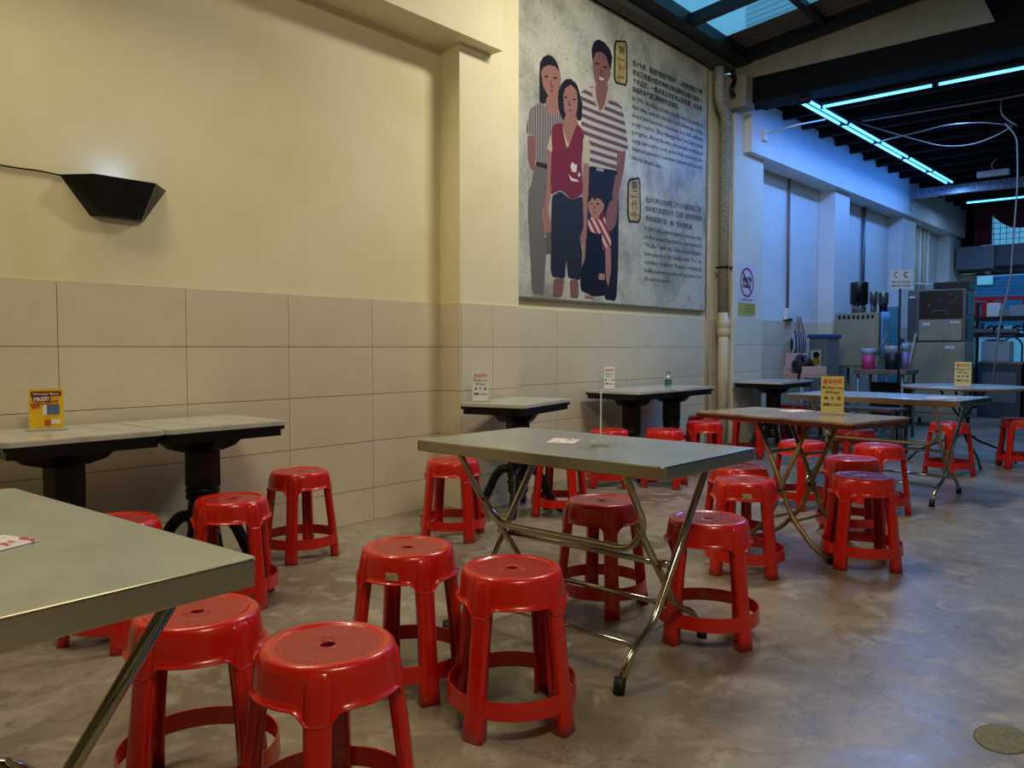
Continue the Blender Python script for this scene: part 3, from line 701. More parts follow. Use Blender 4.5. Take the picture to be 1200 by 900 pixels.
# ------------------------------------------------------------------ stools
SH = .475
def stool_meshes():
    out = {}
    # seat: top disc with hole + skirt
    def seat(mtop):
        b = MB(); t = bmesh.new(); n = 96; gap = R(90)
        prof = [(.017, .4660), (.017, .4690), (.0195, .4705), (.06, .4708), (.118, .4706), (.1235, .4712), (.1265, .475), (.139, .4755), (.147, .473), (.1535, .466), (.157, .452)]
        rows = []
        for r, z in prof: rows.append([t.verts.new((r*math.cos(2*math.pi*i/n), r*math.sin(2*math.pi*i/n), z)) for i in range(n)])
        def zb(th):
            d = abs((th+R(45)) % gap-R(45))       # angle from nearest leg centre
            arc = d*.165-.030
            if arc <= 0: return .352
            if arc < .03: return .352+.034*math.sqrt(max(0, 1-(1-arc/.03)**2))
            return .386
        skirt = [(.1605, .30), (.164, .70), (.1655, .90), (.1745, .93), (.176, .97), (.175, 1.0)]
        for r, u in skirt:
            row = []
            for i in range(n):
                th = 2*math.pi*i/n; z = .452+(zb(th)-.452)*u; row.append(t.verts.new((r*math.cos(th), r*math.sin(th), z)))
            rows.append(row)
        row = []
        for i in range(n):
            th = 2*math.pi*i/n; row.append(t.verts.new((.166*math.cos(th), .166*math.sin(th), zb(th)-.001)))
        rows.append(row)
        row = [t.verts.new((.158*math.cos(2*math.pi*i/n), .158*math.sin(2*math.pi*i/n), .44)) for i in range(n)]; rows.append(row)
        rows.append(rows[0])
        for k, (a, c) in enumerate(zip(rows, rows[1:])):
            for i in range(n):
                f = t.faces.new((a[i], a[(i+1) % n], c[(i+1) % n], c[i])); f.smooth = True; f.material_index = 1 if 2 <= k <= 3 else 0
        for k in (0,):
            pass
        b.mats = [red, mtop]; 
        # keep indices
        vs = {v: b.bm.verts.new(v.co) for v in t.verts}
        for f in t.faces:
            g = b.bm.faces.new([vs[v] for v in f.verts]); g.smooth = True; g.material_index = f.material_index
        t.free()
        bmesh.ops.recalc_face_normals(b.bm, faces=b.bm.faces)
        me = bpy.data.meshes.new('seat'); b.bm.to_mesh(me); b.bm.free()
        for m in b.mats: me.materials.append(m)
        return me
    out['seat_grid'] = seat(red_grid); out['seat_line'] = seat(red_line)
    # leg (at +X)
    b = MB(); t = bmesh.new(); rows = []
    for z, Rr, w, dp in ((.468, .146, .021, .010), (.463, .153, .025, .02), (.450, .160, .0275, .025), (.42, .165, .0285, .03), (.385, .169, .0295, .033), (.352, .1725, .0305, .034), (.30, .179, .0295, .034), (.2, .191, .0295, .034), (.1, .202, .031, .036), (.05, .208, .033, .038), (0, .213, .034, .040)):
        th = .0035; sec = []
        outer = [(Rr-dp, -w+.004), (Rr-.006, -w), (Rr, -w+.006), (Rr+.002, -w*.4), (Rr+.002, w*.4), (Rr, w-.006), (Rr-.006, w), (Rr-dp, w-.004)]
        inner = [(Rr-dp, w-.004-th), (Rr-.009, w-th-.001), (Rr-th, w-.008), (Rr-th+.001, w*.4), (Rr-th+.001, -w*.4), (Rr-th, -w+.008), (Rr-.009, -w+th+.001), (Rr-dp, -w+.004+th)]
        rows.append([t.verts.new((x, y, z)) for x, y in outer+inner])
    for a, c in zip(rows, rows[1:]):
        m = len(a)
        for i in range(m):
            f = t.faces.new((a[i], a[(i+1) % m], c[(i+1) % m], c[i])); f.smooth = True
    t.faces.new(rows[0]); t.faces.new(rows[-1][::-1])
    b.join(t); bmesh.ops.recalc_face_normals(b.bm, faces=b.bm.faces); me = bpy.data.meshes.new('leg'); b.bm.to_mesh(me); b.bm.free(); me.materials.append(red); out['leg'] = me
    b = MB(); t = bmesh.new(); n = 64; sec = [(.2035, .076), (.199, .130), (.195, .130), (.1995, .076)]
    for k in range(4):
        ra, rb = [[t.verts.new((r*math.cos(2*math.pi*i/n), r*math.sin(2*math.pi*i/n), z)) for i in range(n)] for r, z in (sec[k], sec[(k+1) % 4])]
        for i in range(n):
            f = t.faces.new((ra[i], ra[(i+1) % n], rb[(i+1) % n], rb[i])); f.smooth = True
    b.join(t); bmesh.ops.recalc_face_normals(b.bm, faces=b.bm.faces); me = bpy.data.meshes.new('foot_ring'); b.bm.to_mesh(me); b.bm.free(); me.materials.append(red); out['ring'] = me
    return out
SM = stool_meshes()
stk = mat('worn_beige_sticker', '#b9a98a', .7, noise=(60, '#6c5c48', .45, .6))
def stool(px, py, az, label, group, kind='grid', sticker=None, pos=None):
    p = Vector(pos) if pos else atz(px, py, SH); p = Vector((p[0], p[1], 0))
    r = empty('plastic_stool', p, R(az), label, 'stool', group)
    st_ = mkobj('seat', SM['seat_'+kind], r)
    for k in range(4): mkobj('leg', SM['leg'], r, None, k*math.pi/2)
    mkobj('foot_ring', SM['ring'], r)
    if sticker is not None:
        b = MB(); t = bmesh.new(); a0 = R(sticker-az); rows = []
        for k in range(7):
            a = a0+(k-3)*.045; rows.append((t.verts.new((.1675*math.cos(a), .1675*math.sin(a), .400)), t.verts.new((.1643*math.cos(a), .1643*math.sin(a), .425))))
        for u, v in zip(rows, rows[1:]): t.faces.new((u[0], v[0], v[1], u[1]))
        b.join(t); o = b.build('sticker', stk, st_); o['label'] = 'worn beige sticker'
    return r
G1, G2, G3, G4, G5 = 'stools round the nearest steel table', 'stools round the middle steel table', 'stools along the tiled wall', 'stools round the brown table', 'stools round the far tables'
stool(384, 752, -134, 'red plastic stool nearest the camera, cut off by the bottom edge, dimpled seat', G1)
stool(231, 714, -77, 'red plastic stool tucked under the corner of the nearest steel table', G1, 'line')
stool(600, 663, -84, 'red plastic stool with ribbed seat in front of the middle steel table, chipped foot', G2, 'line')
stool(478, 639, -112, 'red plastic stool with worn sticker on its skirt, left of the ribbed-seat stool', G2, sticker=-150)
stool(705, 585, -132, 'red plastic stool on the wall side of the middle steel table, seen between its legs', G2)
stool(830, 606, -108, 'red plastic stool at the right end of the middle steel table', G2)
stool(271, 583, -84, 'orange-lit red plastic stool before the black pedestal of the long marble table', G3)
stool(351, 551, -138, 'red plastic stool standing against the tiled wall right of the marble table', G3)
stool(528, 538, -105, 'red plastic stool before the pilaster, behind the left corner of the middle steel table', G3, pos=(3.40, 3.40, 0))
stool(0, 0, -115, 'red plastic stool right of the small marble table, seat hidden by the steel table', G3, pos=(4.36, 3.31, 0))
stool(714, 503, -100, 'red plastic stool before the double marble table, below its menu sign', G3)
stool(779, 503, -120, 'red plastic stool before the double marble table, below the green bottle', G3)
stool(826, 494, -100, 'red plastic stool right of the double marble table, front one of the overlapping pair', G3)
stool(825, 487, -130, 'red plastic stool right of the double marble table, rear one of the overlapping pair', G3)
stool(136, 608, -22, 'red plastic stool mostly hidden behind the nearest steel table, only its seat top showing', G1)
stool(873, 561, -112, 'red plastic stool with beige sticker on its skirt, left end of the brown table', G4, sticker=-152)
stool(866, 546, -80, 'red plastic stool half hidden behind the right corner of the middle steel table', G4)
stool(940, 517, -70, 'red plastic stool seen between the crossed legs of the brown table', G4)
stool(1011, 557, -104, 'red plastic stool in front of the brown table, nearest to the camera on the right', G4)
stool(998, 536, -110, 'darker red plastic stool directly behind the front stool at the brown table', G4)
stool(1030, 521, -75, 'red plastic stool between the brown table and the legs of the far steel table', G5, sticker=-50)
stool(1002, 503, -95, 'dark red plastic stool under the far steel table behind the brown table', G5)
stool(1113, 495, -75, 'red plastic stool on the right of the far steel table, before the round table', G5)
stool(1196, 490, -110, 'red plastic stool at the right edge of the picture beside the round table', G5)
stool(876, 483, -115, 'red plastic stool behind the brown table, its legs showing left of the black pedestal', G5)
stool(928, 474, -100, 'dark red plastic stool beyond the brown table, right of the black pedestal', G5)

# ------------------------------------------------------------------ folding tables
TH = .775
def xtable(name, cx, cy, rz, Wd, Ln, label, top_m, tube_mat, rimh=.045, group=None, legs='curved', rim_m=None):
    r = empty(name, (cx, cy, 0), rz, label, 'table', group)
    def outline(d):
        q = []; c = .022
        for sx, sy, a0 in ((1, -1, -90), (1, 1, 0), (-1, 1, 90), (-1, -1, 180)):
            for k in range(5):
                a = R(a0+k*22.5); q.append((sx*(Wd/2-c)+(c-d)*math.cos(a), sy*(Ln/2-c)+(c-d)*math.sin(a)))
        return q
    b = MB(); t = bmesh.new(); rows = []
    for d, z in ((.012, TH-rimh), (.001, TH-rimh), (0, TH-rimh+.003), (0, TH-.004), (.0015, TH-.001), (.005, TH)): rows.append([t.verts.new((x, y, z)) for x, y in outline(d)])
    b.mats = [top_m, rim_m or top_m]
    for a, c in zip(rows, rows[1:]):
        for k in range(20):
            f = t.faces.new((a[k], a[(k+1) % 20], c[(k+1) % 20], c[k])); f.material_index = 1
    t.faces.new(rows[-1]).material_index = 0; t.faces.new(rows[0][::-1]).material_index = 1
    vs = {v: b.bm.verts.new(v.co) for v in t.verts}
    for f in t.faces:
        g = b.bm.faces.new([vs[v] for v in f.verts]); g.material_index = f.material_index
    t.free(); b.build('tabletop', None, r)
    yE = Ln/2-.17; xw = Wd/2-.045; zt = TH-rimh; rr = .0145; rad = .07
    for s, nm in ((1, 'outer_leg'), (-1, 'inner_leg')):
        ye = yE if s == 1 else yE-.045
        for e in (-1, 1):
            y = e*ye
            top_ = [(s*xw, y, zt)] if s == 1 else [(-.155, y, .53)]
            lg = MB().tube(top_+[(-s*.02, y, .31), (-s*.12, y, .175), (-s*(xw-.03), y, .115), (-s*(xw+.03), y, .02)], rr, 10, m=tube_mat, rad=.08).build('leg', tube_mat, r)
            q = (-s*(xw+.035), y)
            MB().tube([(q[0]+s*.008, y, .052), (q[0]-s*.002, y, .0)], .02, 10).build('rubber_foot', rubber, lg)
        for z, xx in ((.10, None),):
            MB().tube([(-s*(xw*.78), -ye, .135), (-s*(xw*.78), ye, .135)], .011, 8).build('stretcher', tube_mat, r)
    # U-shaped brace and mid stretcher
    MB().tube([(-xw+.02, -yE+.02, zt), (-.135, -yE+.02, .52), (-.11, -yE+.10, .425), (-.11, yE-.10, .425), (-.135, yE-.02, .52), (-xw+.02, yE-.02, zt)], .0135, 10, rad=.09).build('brace', tube_mat, r)
    MB().tube([(.0, -yE+.02, .365), (.0, yE-.02, .365)], .012, 8).build('stretcher', tube_mat, r)
    for e in (-1, 1): MB().lathe([(0, -.02), (.014, -.02), (.014, .02), (0, .02)], 10, X=Matrix.Translation((-.01, e*(yE-.02), .37)) @ Matrix.Rotation(R(90), 4, 'X')).build('pivot', tube_mat, r)
    return r
xtable('steel_table', .42, 1.82, R(2), .67, 1.14, 'nearest stainless steel folding table, cut off by the left edge', steel_top, chrome, .05, rim_m=steel_rim)
xtable('steel_table', 2.53, 1.83, R(-1), .67, 1.17, 'middle stainless steel folding table with a folded leaflet on it', steel_top, chrome, .045, rim_m=steel_rim)
wood_top = mat('worn_wood_laminate', '#b09a78', .2, noise=(7, '#7d6246', .42, .66), coat=.3)
red_rim = mat('dark_red_rim', '#5c150f', .35)
# brown table with flat crossed legs
def browntable(cx, cy, rz, Wd, Ln, label):
    r = empty('brown_table', (cx, cy, 0), rz, label, 'table')
    b = MB(); b.box((0, 0, TH-.006), (Wd, Ln, .012), bev=.003); b.build('tabletop', wood_top, r)
    b = MB(); b.box((0, 0, TH-.024), (Wd-.004, Ln-.004, .022)); b.build('rim', red_rim, r)
    for e in (-1, 1):
        for s in (1, -1):
            x = e*.155+s*.014
            lg = MB().tube([(x, s*.17, TH-.035), (x, -s*.0, .36), (x, -s*.05, .22), (x, -s*.19, .07), (x, -s*.29, .02)], .0135, 8, rad=.12).build('leg', khaki, r)
            MB().tube([(x, -s*.285, .03), (x, -s*.295, 0)], .018, 8).build('rubber_foot', rubber, lg)
        MB().lathe([(0, -.03), (.012, -.03), (.012, .03), (0, .03)], 8, X=Matrix.Translation((e*.155, 0, .36)) @ Matrix.Rotation(R(90), 4, 'Y')).build('pivot', dark_metal, r)
    for s in (1, -1):
        MB().tube([(-.155, -s*.07, .19), (.155, -s*.07, .19)], .009, 8).build('stretcher', khaki, r)
        MB().tube([(-.155, s*.09, .56), (.155, s*.09, .56)], .009, 8).build('stretcher', khaki, r)
browntable(4.47, 1.70, R(-11), .60, .97, 'brown wood-topped folding table with khaki crossed legs and a yellow hours sign')
xtable('steel_table', 6.72, 1.86, R(-6), .74, 1.31, 'far steel folding table behind the brown table', steel_top, chrome, .045, rim_m=steel_rim)

# round table
r = empty('round_table', (8.9, 1.74, 0), 0, 'round grey folding table with thin black legs before the ice machine', 'table')
MB().lathe([(0, TH-.03), (.54, TH-.03), (.56, TH-.02), (.56, TH-.004), (.553, TH), (0, TH)], 56).build('tabletop', mat('grey_laminate', '#9a9a94', .3, noise=(6, '#83837c', .4, .7)), r)
for a in range(4):
    an = R(a*90+30); c, s = math.cos(an), math.sin(an)
    MB().tube([(.22*c, .22*s, TH-.03), (-.02*c, -.02*s, .40), (-.10*c, -.10*s, .25), (-.40*c, -.40*s, .13), (-.5*c, -.5*s, .012)], .011, 8, rad=.1).build('leg', black_pl, r)
MB().tube([(.13, .05, .28), (-.12, .1, .28), (-.05, -.13, .28), (.13, .05, .28)], .006, 6).build('brace', black_pl, r)

# ------------------------------------------------------------------ marble wall tables
MH = .78
def marble_table(cx, cy, rz, Wd, Dp, label, ch=.0):
    r = empty('marble_table', (cx, cy, 0), rz, label, 'table', 'black pedestal tables along the left wall')
    def octo(w, d, c): return [(-w/2+c, -d/2), (w/2-c, -d/2), (w/2, -d/2+c), (w/2, d/2-c*.2), (w/2-c*.2, d/2), (-w/2+c*.2, d/2), (-w/2, d/2-c*.2), (-w/2, -d/2+c)]
    b = MB(); b.prism(octo(Wd, Dp, .02), MH-.022, MH-.004).prism(octo(Wd-.008, Dp-.008, .02), MH-.004, MH); b.build('marble_top', marble, r)
    b = MB(); b.prism(octo(Wd-.015, Dp-.015, .02), MH-.042, MH-.022).prism(octo(Wd-.04, Dp-.04, .02), MH-.075, MH-.042); b.build('apron', black_wood, r)
    for a in (0, 90):
        t = MB(); X = Matrix.Rotation(R(a), 4, 'Z') @ Matrix.Rotation(R(90), 4, 'X')
        hw = (Wd if a == 0 else Dp)/2-.09; t.prism([(-hw, MH-.075), (hw, MH-.075), (hw*.72, MH-.13), (.09, MH-.15), (-.09, MH-.15), (-hw*.72, MH-.13)], -.035, .035, X=X); t.build('bracket', black_wood, r)
    b = MB(); b.lathe([(.082, MH-.14), (.088, MH-.15), (.088, .46), (.078, .445)], 8, smooth=False)
    b.build('column_block', black_wood, r)
    b = MB(); b.lathe([(.078, .45), (.083, .44), (.083, .425), (.074, .418), (.082, .41), (.082, .395), (.07, .385), (.075, .34), (.079, .29), (.074, .24), (.066, .225), (.078, .215), (.078, .20), (.066, .19), (.07, .185), (.072, .14), (.06, .125), (0, .12)], 28)
    b.build('turned_column', black_wood, r)
    for a in range(4):
        an = R(45+a*90) if rz == 0 else R(a*90+20); c, s = math.cos(an), math.sin(an)
        pts = [(.055, .30), (.11, .30), (.16, .25), (.20, .16), (.24, .075), (.29, .035), (.32, .022)]
        MB().tube([(x*c, x*s, z) for x, z in pts], .03, 8, rad=.04, rs=None).build('foot', black_wood, r)
    return r
marble_table(1.36, 3.79, 0, .645, .58, 'left half of the long marble table on the left wall, with the yellow flyer')
marble_table(2.005, 3.79, 0, .635, .58, 'right half of the long marble table on the left wall, bare top')
marble_table(4.25, 3.60, R(13), .79, .49, 'single marble pedestal table before the pilaster, slightly turned')
marble_table(6.06, 3.80, R(0), .68, .56, 'left table of the pair under the poster, with a menu sign')
marble_table(6.77, 3.80, R(0), .70, .56, 'right table of the pair under the poster, with a green bottle')
marble_table(8.82, 3.64, R(0), .96, .56, 'marble pedestal table under the no-smoking sign')

# ------------------------------------------------------------------ things on the tables
def facing(p, extra=0): 
    return math.atan2(-p[1], -p[0])+R(90)+extra     # local -Y looks at the camera
def sign_stand(name, p, w, h, label, cat, base=True, rz=None, paper_m=None, group=None, tilt=6):
    p = Vector(p); r = empty(name, p, facing(p) if rz is None else rz, label, cat, group)
    X = Matrix.Rotation(R(-tilt), 4, 'X')
    MB().box((0, 0, h/2+.012), (w, .004, h), M=X).build('printed_card', paper_m or mat('cream_card', '#d9cf9c', .5), r)
    MB().box((0, .0, .006), (w+.03, .07, .012), bev=.002).build('acrylic_base', mat('frosted_acrylic', '#dfe2d8', .15, trans=.5), r)
    return r, X
def stext(r, X, body, size, x, z, m, width=None, align='CENTER', bold=0):
    text('printed_text', body, size, X @ Vector((x, -.0048, z)), (1, 0, 0), X @ Vector((0, 0, 1)), m, r, width=width, align=align, off=0, bold=bold)
orange = mat('orange_print', '#c9651c', .6)
sun_m = mat('sun_print', '#d8962a', .6)
def hours(p, label, w=.12, h=.205, card=None, **k):
    r, X = sign_stand('hours_sign', p, w, h, label, 'sign', group='opening hours signs on the tables', paper_m=card, **k)
    s = h/.205
    stext(r, X, '营业时间', .03*s, 0, .176*s, orange, w*.8, bold=.0004)
    stext(r, X, '早上8am-11am', .018*s, 0, .146*s, black_ink, w*.88, bold=.0003)
    stext(r, X, '中午12pm', .018*s, 0, .119*s, black_ink, w*.62, bold=.0003)
    stext(r, X, '至', .02*s, 0, .086*s, black_ink, w*.14)
    b = MB(); b.lathe([(0, 0), (.009*s, 0)], 12, X=X @ Matrix.Translation((-.032*s, -.0048, .093*s)) @ Matrix.Rotation(R(90), 4, 'X')); b.build('sun_print', sun_m, r)
    b = MB(); b.lathe([(.005*s, 0), (.010*s, 0)], 12, X=X @ Matrix.Translation((.034*s, -.0048, .093*s)) @ Matrix.Rotation(R(90), 4, 'X')); b.build('moon_print', sun_m, r)
    stext(r, X, '凌晨12.30am', .019*s, 0, .050*s, black_ink, w*.82, bold=.0003)
    return r
hours(atz(975, 486, TH), 'yellow opening hours sign on the brown table', card=mat('yellow_card', '#d9c682', .5, noise=(9, '#cfa850', .5, .75)))
hours(atz(1128, 453.6, TH), 'opening hours sign on the round table', .14, .23)
whitecard = mat('white_card', '#dcdcda', .5)
hours(atz(563, 471, MH), 'white opening hours sign on the single marble table before the pilaster', .11, .20, card=whitecard)
hours(atz(714, 456.5, MH), 'white opening hours sign on the paired marble tables under the poster', .09, .19, card=whitecard)
# edge-on sign on the middle steel table
p = atz(704, 521, TH); rz = math.atan2(p.y, p.x)
r, X = sign_stand('edge_on_sign', p, .11, .19, 'acrylic sign stand seen edge-on at the middle of the middle steel table', 'sign', rz=rz-R(1), tilt=0, paper_m=whitecard)
# yellow flyer
p = atz(55, 504.5, MH)
r, X = sign_stand('flyer_stand', p, .135, .175, 'yellow promotional flyer in an acrylic stand on the long marble table', 'flyer', paper_m=mat('yellow_flyer', '#f2c21a', .4), tilt=2)
def fbox(name, x, z, w, h, m, d=.0046): MB().box((x, -d, z), (w, .0006, h), M=X).build(name, m, r)
mr = mat('maroon_print', '#7c1414', .5)
fbox('title_band', 0, .165, .118, .022, mr)
text('printed_text', 'Wonder Basic', .014, X @ Vector((0, -.0051, .160)), (1, 0, 0), (0, 0, 1), paper, r, width=.10, align='CENTER', off=0, bold=.0003)
text('printed_text', 'FREE!', .024, X @ Vector((-.018, -.0051, .134)), (1, 0, .06), (0, 0, 1), paper, r, width=.06, align='CENTER', off=0, bold=.0008)
fbox('word_backing', -.018, .142, .07, .024, mat('dark_red_print', '#5a1a10', .5), .0044)
text('printed_text', '送完即止 先到先得', .015, X @ Vector((-.008, -.0051, .117)), (1, 0, .16), (0, 0, 1), red_ink, r, width=.11, align='CENTER', off=0, bold=.0004)
text('printed_text', '赠品', .014, X @ Vector((-.04, -.0051, .100)), (1, 0, .16), (0, 0, 1), red_ink, r, width=.03, align='CENTER', off=0, bold=.0003)
fbox('photo_white', -.006, .092, .018, .044, paper); fbox('photo_blue', .026, .094, .050, .046, mat('blue_print', '#56698f', .5))
fbox('badge', .036, .040, .036, .02, paper)
fbox('orange_patch', .004, .036, .024, .026, mat('orange_red_print', '#c4521a', .5))
# leaflets
leaf = mat('leaflet_print', '#e4dcdc', .6, noise=(26, '#b5333f', .56, .6))
def leaflet(px, py, w, d, rz, label, z=TH):
    p = atz(px, py, z); o = MB().box((0, 0, .0016), (w, d, .002)).box((.01, .01, .0032), (w*.9, d*.86, .001)).build('leaflet', leaf, None, (p.x, p.y, z+.0004), rz); tag(o, label, 'leaflet'); return o
leaflet(661, 517.5, .15, .11, R(25), 'red and white leaflet lying on the middle steel table')
leaflet(-8, 640, .11, .10, R(20), 'red and white leaflet at the left edge on the nearest steel table')
leaflet(933, 482, .16, .13, R(-30), 'pale leaflet lying on the brown table')
leaflet(1105, 466.5, .22, .12, R(-30), 'pale leaflet lying at the right end of the far steel table')
# bottle
p = atz(783, 453.2, MH)
r = empty('drink_bottle', p, 0, 'small clear bottle with green cap and label on the paired marble tables', 'bottle')
MB().lathe([(0, 0), (.03, 0), (.033, .01), (.033, .085), (.028, .10), (.014, .118), (.014, .13)], 20).build('bottle_body', mat('clear_bottle', '#d8e4de', .08, trans=.9), r)
MB().lathe([(.0336, .02), (.0336, .05)], 20).build('bottle_label', mat('green_label', '#1d6f46', .5), r)
MB().lathe([(.0337, .05), (.0337, .062)], 20).build('label_band', black_ink, r)
MB().lathe([(0, .13), (.016, .128), (.016, .148), (0, .149)], 16).build('cap', mat('green_cap', '#2f9c4c', .4), r)
# box on the far marble table
p = atz(886, 440.5, MH)
r = empty('snack_box', (p.x, p.y, MH), facing(p), 'small red and yellow box standing on the marble table under the no-smoking sign', 'box')
MB().box((0, 0, .09), (.09, .05, .18), bev=.002).build('carton', mat('yellow_carton', '#c9a94c', .5), r)
MB().box((.005, -.0255, .125), (.06, .002, .05)).box((.01, -.0255, .04), (.05, .002, .03)).build('red_print', red_ink, r)

# no smoking sign
r = farE('no_smoking_sign', label='no-smoking notice with red circle on the white pilaster', cat='sign')
a = aty(862.5, 316, 3.94); sx0, sx1 = FX(8.53), FX(8.98)
yy = FY(3.962)
MB().box(((sx0+sx1)/2, yy, 1.82), (sx1-sx0, .006, .60)).build('white_sheet', mat('notice_sheet', '#c9ccd6', .5), r)
MB().box(((sx0+sx1)/2, yy-.004, 1.60), (sx1-sx0-.01, .002, .14)).build('yellow_strip', mat('yellow_strip', '#b3a94e', .5), r)
cx = (sx0+sx1)/2; X = Matrix.Translation((cx, yy-.0045, 1.905)) @ Matrix.Rotation(R(90), 4, 'X')
b = MB(); t = bmesh.new(); n = 40
ro = [t.verts.new((.17*math.cos(6.28319*i/n), .17*math.sin(6.28319*i/n), 0)) for i in range(n)]; ri = [t.verts.new((.145*math.cos(6.28319*i/n), .145*math.sin(6.28319*i/n), 0)) for i in range(n)]
for i in range(n): t.faces.new((ro[i], ro[(i+1) % n], ri[(i+1) % n], ri[i]))
b.join(t, X); b.build('red_ring', mat('crimson_print', '#a3173f', .5), r)
text('printed_text', '请勿吸烟', .075, (cx-.11, yy-.0045, 1.905), (1, 0, 0), (0, 0, 1), black_ink, r, width=.22, bold=.003)
text('printed_text', 'DILARANG', .06, (cx-.11, yy-.0045, 1.845), (1, 0, 0), (0, 0, 1), black_ink, r, width=.2, bold=.003)
MB().box((0, 0, 0), (.30, .0012, .022), M=Matrix.Translation((cx, yy-.0065, 1.905)) @ Matrix.Rotation(R(48), 4, 'Y')).build('red_bar', MATS['crimson_print'], r)
MB().box((cx+.05, yy-.0045, 1.965), (.07, .001, .012)).box((cx+.06, yy-.0045, 2.0), (.01, .001, .05)).build('cigarette_mark', grey_pl, r)
text('printed_text', 'NO SMOKING AREA', .035, (cx-.16, yy-.0045, 1.695), (1, 0, 0), (0, 0, 1), black_ink, r, width=.32)
for i in range(3): text('printed_text', 'KAWASAN LARANGAN MEROKOK', .022, (cx-.05, yy-.0062, 1.635-i*.035), (1, 0, 0), (0, 0, 1), black_ink, r, width=.24)

# ------------------------------------------------------------------ kitchen end
def place(px, py, x, z0=None):
    p = atx(px, py, x); return p
ss = mat('kitchen_stainless', '#8e8f88', .34, metal=.85, noise=(3, '#75766e', .4, .7))
ssd = mat('warm_lit_steel_front', '#a39c82', .45, metal=.25, noise=(2, '#8f8970', .4, .7))  # warm light on the steel fronts put into the base colour
# stainless cabinet with vents
r = empty('steel_cabinet', (11.33, 3.53, 0), R(-2), 'tall stainless cabinet on legs with a row of vents, by the inner wall', 'cabinet')
MB().box((.25, 0, 1.255), (.5, .58, .75), bev=.01).build('body', ssd, r)
dp_ = MB().box((-.008, 0, 1.23), (.02, .52, .64), bev=.004).build('door_panel', ssd, r)
vt = MB().box((0, 0, 0), (.008, .028, .05)).build('vent', dark_metal, dp_)
for k in range(8):
    o = vt if k == 0 else vt.copy()
    if k: COL.objects.link(o)
    o.location = (-.021, .22-k*.063, 1.57)
for sx in (.04, .46):
    for sy in (-.26, .26): MB().tube([(sx, sy, 0), (sx, sy, .89)], .02, 8).build('leg', ss, r)
MB().box((.25, 0, .3), (.46, .54, .02)).build('undershelf', ss, r)
def canister(px0, px1, pt, pb, x, m1, label, name='coffee_urn', split=None, m2=None):
    a = atx(px0, pb, x); c = atx(px1, pb, x); top = atx((px0+px1)/2, pt, x).z; rr = abs(a.y-c.y)/2*.98; z0 = 1.631
    o = empty(name, (x, (a.y+c.y)/2, z0), 0, label, 'urn'); h = top-z0
    s = split or .3
    MB().lathe([(0, 0), (rr*.8, 0), (rr*.8, h*s)], 20).build('base_can', m2 or ss, o)
    MB().lathe([(0, h*s), (rr, h*s), (rr, h*.97), (rr*.95, h), (0, h)], 20).build('can', m1, o)
    MB().box((-rr-.02, -.03, h*s*.9), (.05, .03, .05)).build('tap', black_pl, o)
canister(996, 1017, 331, 366, 11.52, black_pl, 'tall black urn on top of the steel cabinet')
canister(1019, 1028, 342, 366, 11.5, ss, 'slim steel canister with dark lid beside the black urn', 'steel_canister', .45, ss)
canister(1029, 1041, 343, 366, 11.65, ss, 'wider steel canister right of the slim one on the cabinet', 'steel_canister', .4, dark_metal)
o = MB().box((0, 0, .24), (.16, .2, .48), bev=.02).box((0, 0, -.65), (.3, .3, 1.3), bev=.01).build('teal_container', mat('teal_plastic', '#4a8f9a', .4), None, (13.05, atx(1046, 350, 13.05).y, 1.30)); tag(o, 'teal-topped upright unit behind the price sign pole', 'unit')
o.parent = None
MB_ = MB(); tb = bmesh.new(); rows = []
ya, yb = atx(1031, 375, 11.3).y, atx(1041, 375, 11.3).y
for i in range(13):
    u = i/12; rows.append([tb.verts.new((11.36+.36*u, 3.214+.008*math.sin(u*14)*v, 1.64-.60*v-.03*u*v)) for v in [k/6 for k in range(7)]])
for a, c in zip(rows, rows[1:]):
    for k in range(6): f_ = tb.faces.new((a[k], c[k], c[k+1], a[k+1])); f_.smooth = True
MB_.join(tb); o = MB_.build('blue_towel', mat('light_blue_cloth', '#79b8e0', .9)); md = o.modifiers.new('s', 'SOLIDIFY'); md.thickness = .012
tag(o, 'light blue towel hanging from the corner of the steel cabinet', 'towel')
# steel work bench with buckets
bx, by0, by1 = 10.6, 3.33, 2.70
r = empty('work_bench', (bx, (by0+by1)/2, 0), 0, 'low stainless work bench with pink bucket and dark tub on it', 'bench')
hw = (by0-by1)/2; zb = .875
MB().box((.3, 0, zb-.03), (.6, hw*2, .06), bev=.005).build('bench_top', ss, r)
for sx in (.04, .56):
    for sy in (-hw+.05, hw-.05): MB().tube([(sx, sy, 0), (sx, sy, zb-.05)], .02, 8).build('leg', ss, r)
MB().box((.3, 0, .25), (.54, hw*2-.08, .02)).build('undershelf', ss, r)
MB().box((.55, 0, .45), (.05, hw*2-.15, .5)).build('back_panel', dark_metal, r)
def bucket(px0, px1, pt, x, m, label, name='bucket', rim=None, z0=zb):
    a = atx(px0, 430, x); c = atx(px1, 430, x); top = atx((px0+px1)/2, pt, x).z; rr = abs(a.y-c.y)/2; h = top-z0
    o = empty(name, (x, (a.y+c.y)/2, z0), 0, label, 'bucket')
    MB().lathe([(0, 0), (rr*.82, 0), (rr*.93, h*.68), (rr*.90, h*.68), (rr*.8, .01), (0, .01)], 24).build('bucket_body', m, o)
    MB().lathe([(rr*.93, h*.68), (rr, h), (rr*.97, h), (rr*.90, h*.68)], 24).build('clear_rim', rim or mat('milky_plastic', '#9aa3aa', .3), o)
bucket(1009, 1026, 408, 10.85, mat('pink_plastic', '#c23a72', .4), 'pink bucket with clear rim on the steel work bench')
bucket(1036, 1056, 405, 10.85, mat('black_tub', '#101218', .4), 'black tub with milky rim on the steel work bench', 'tub')
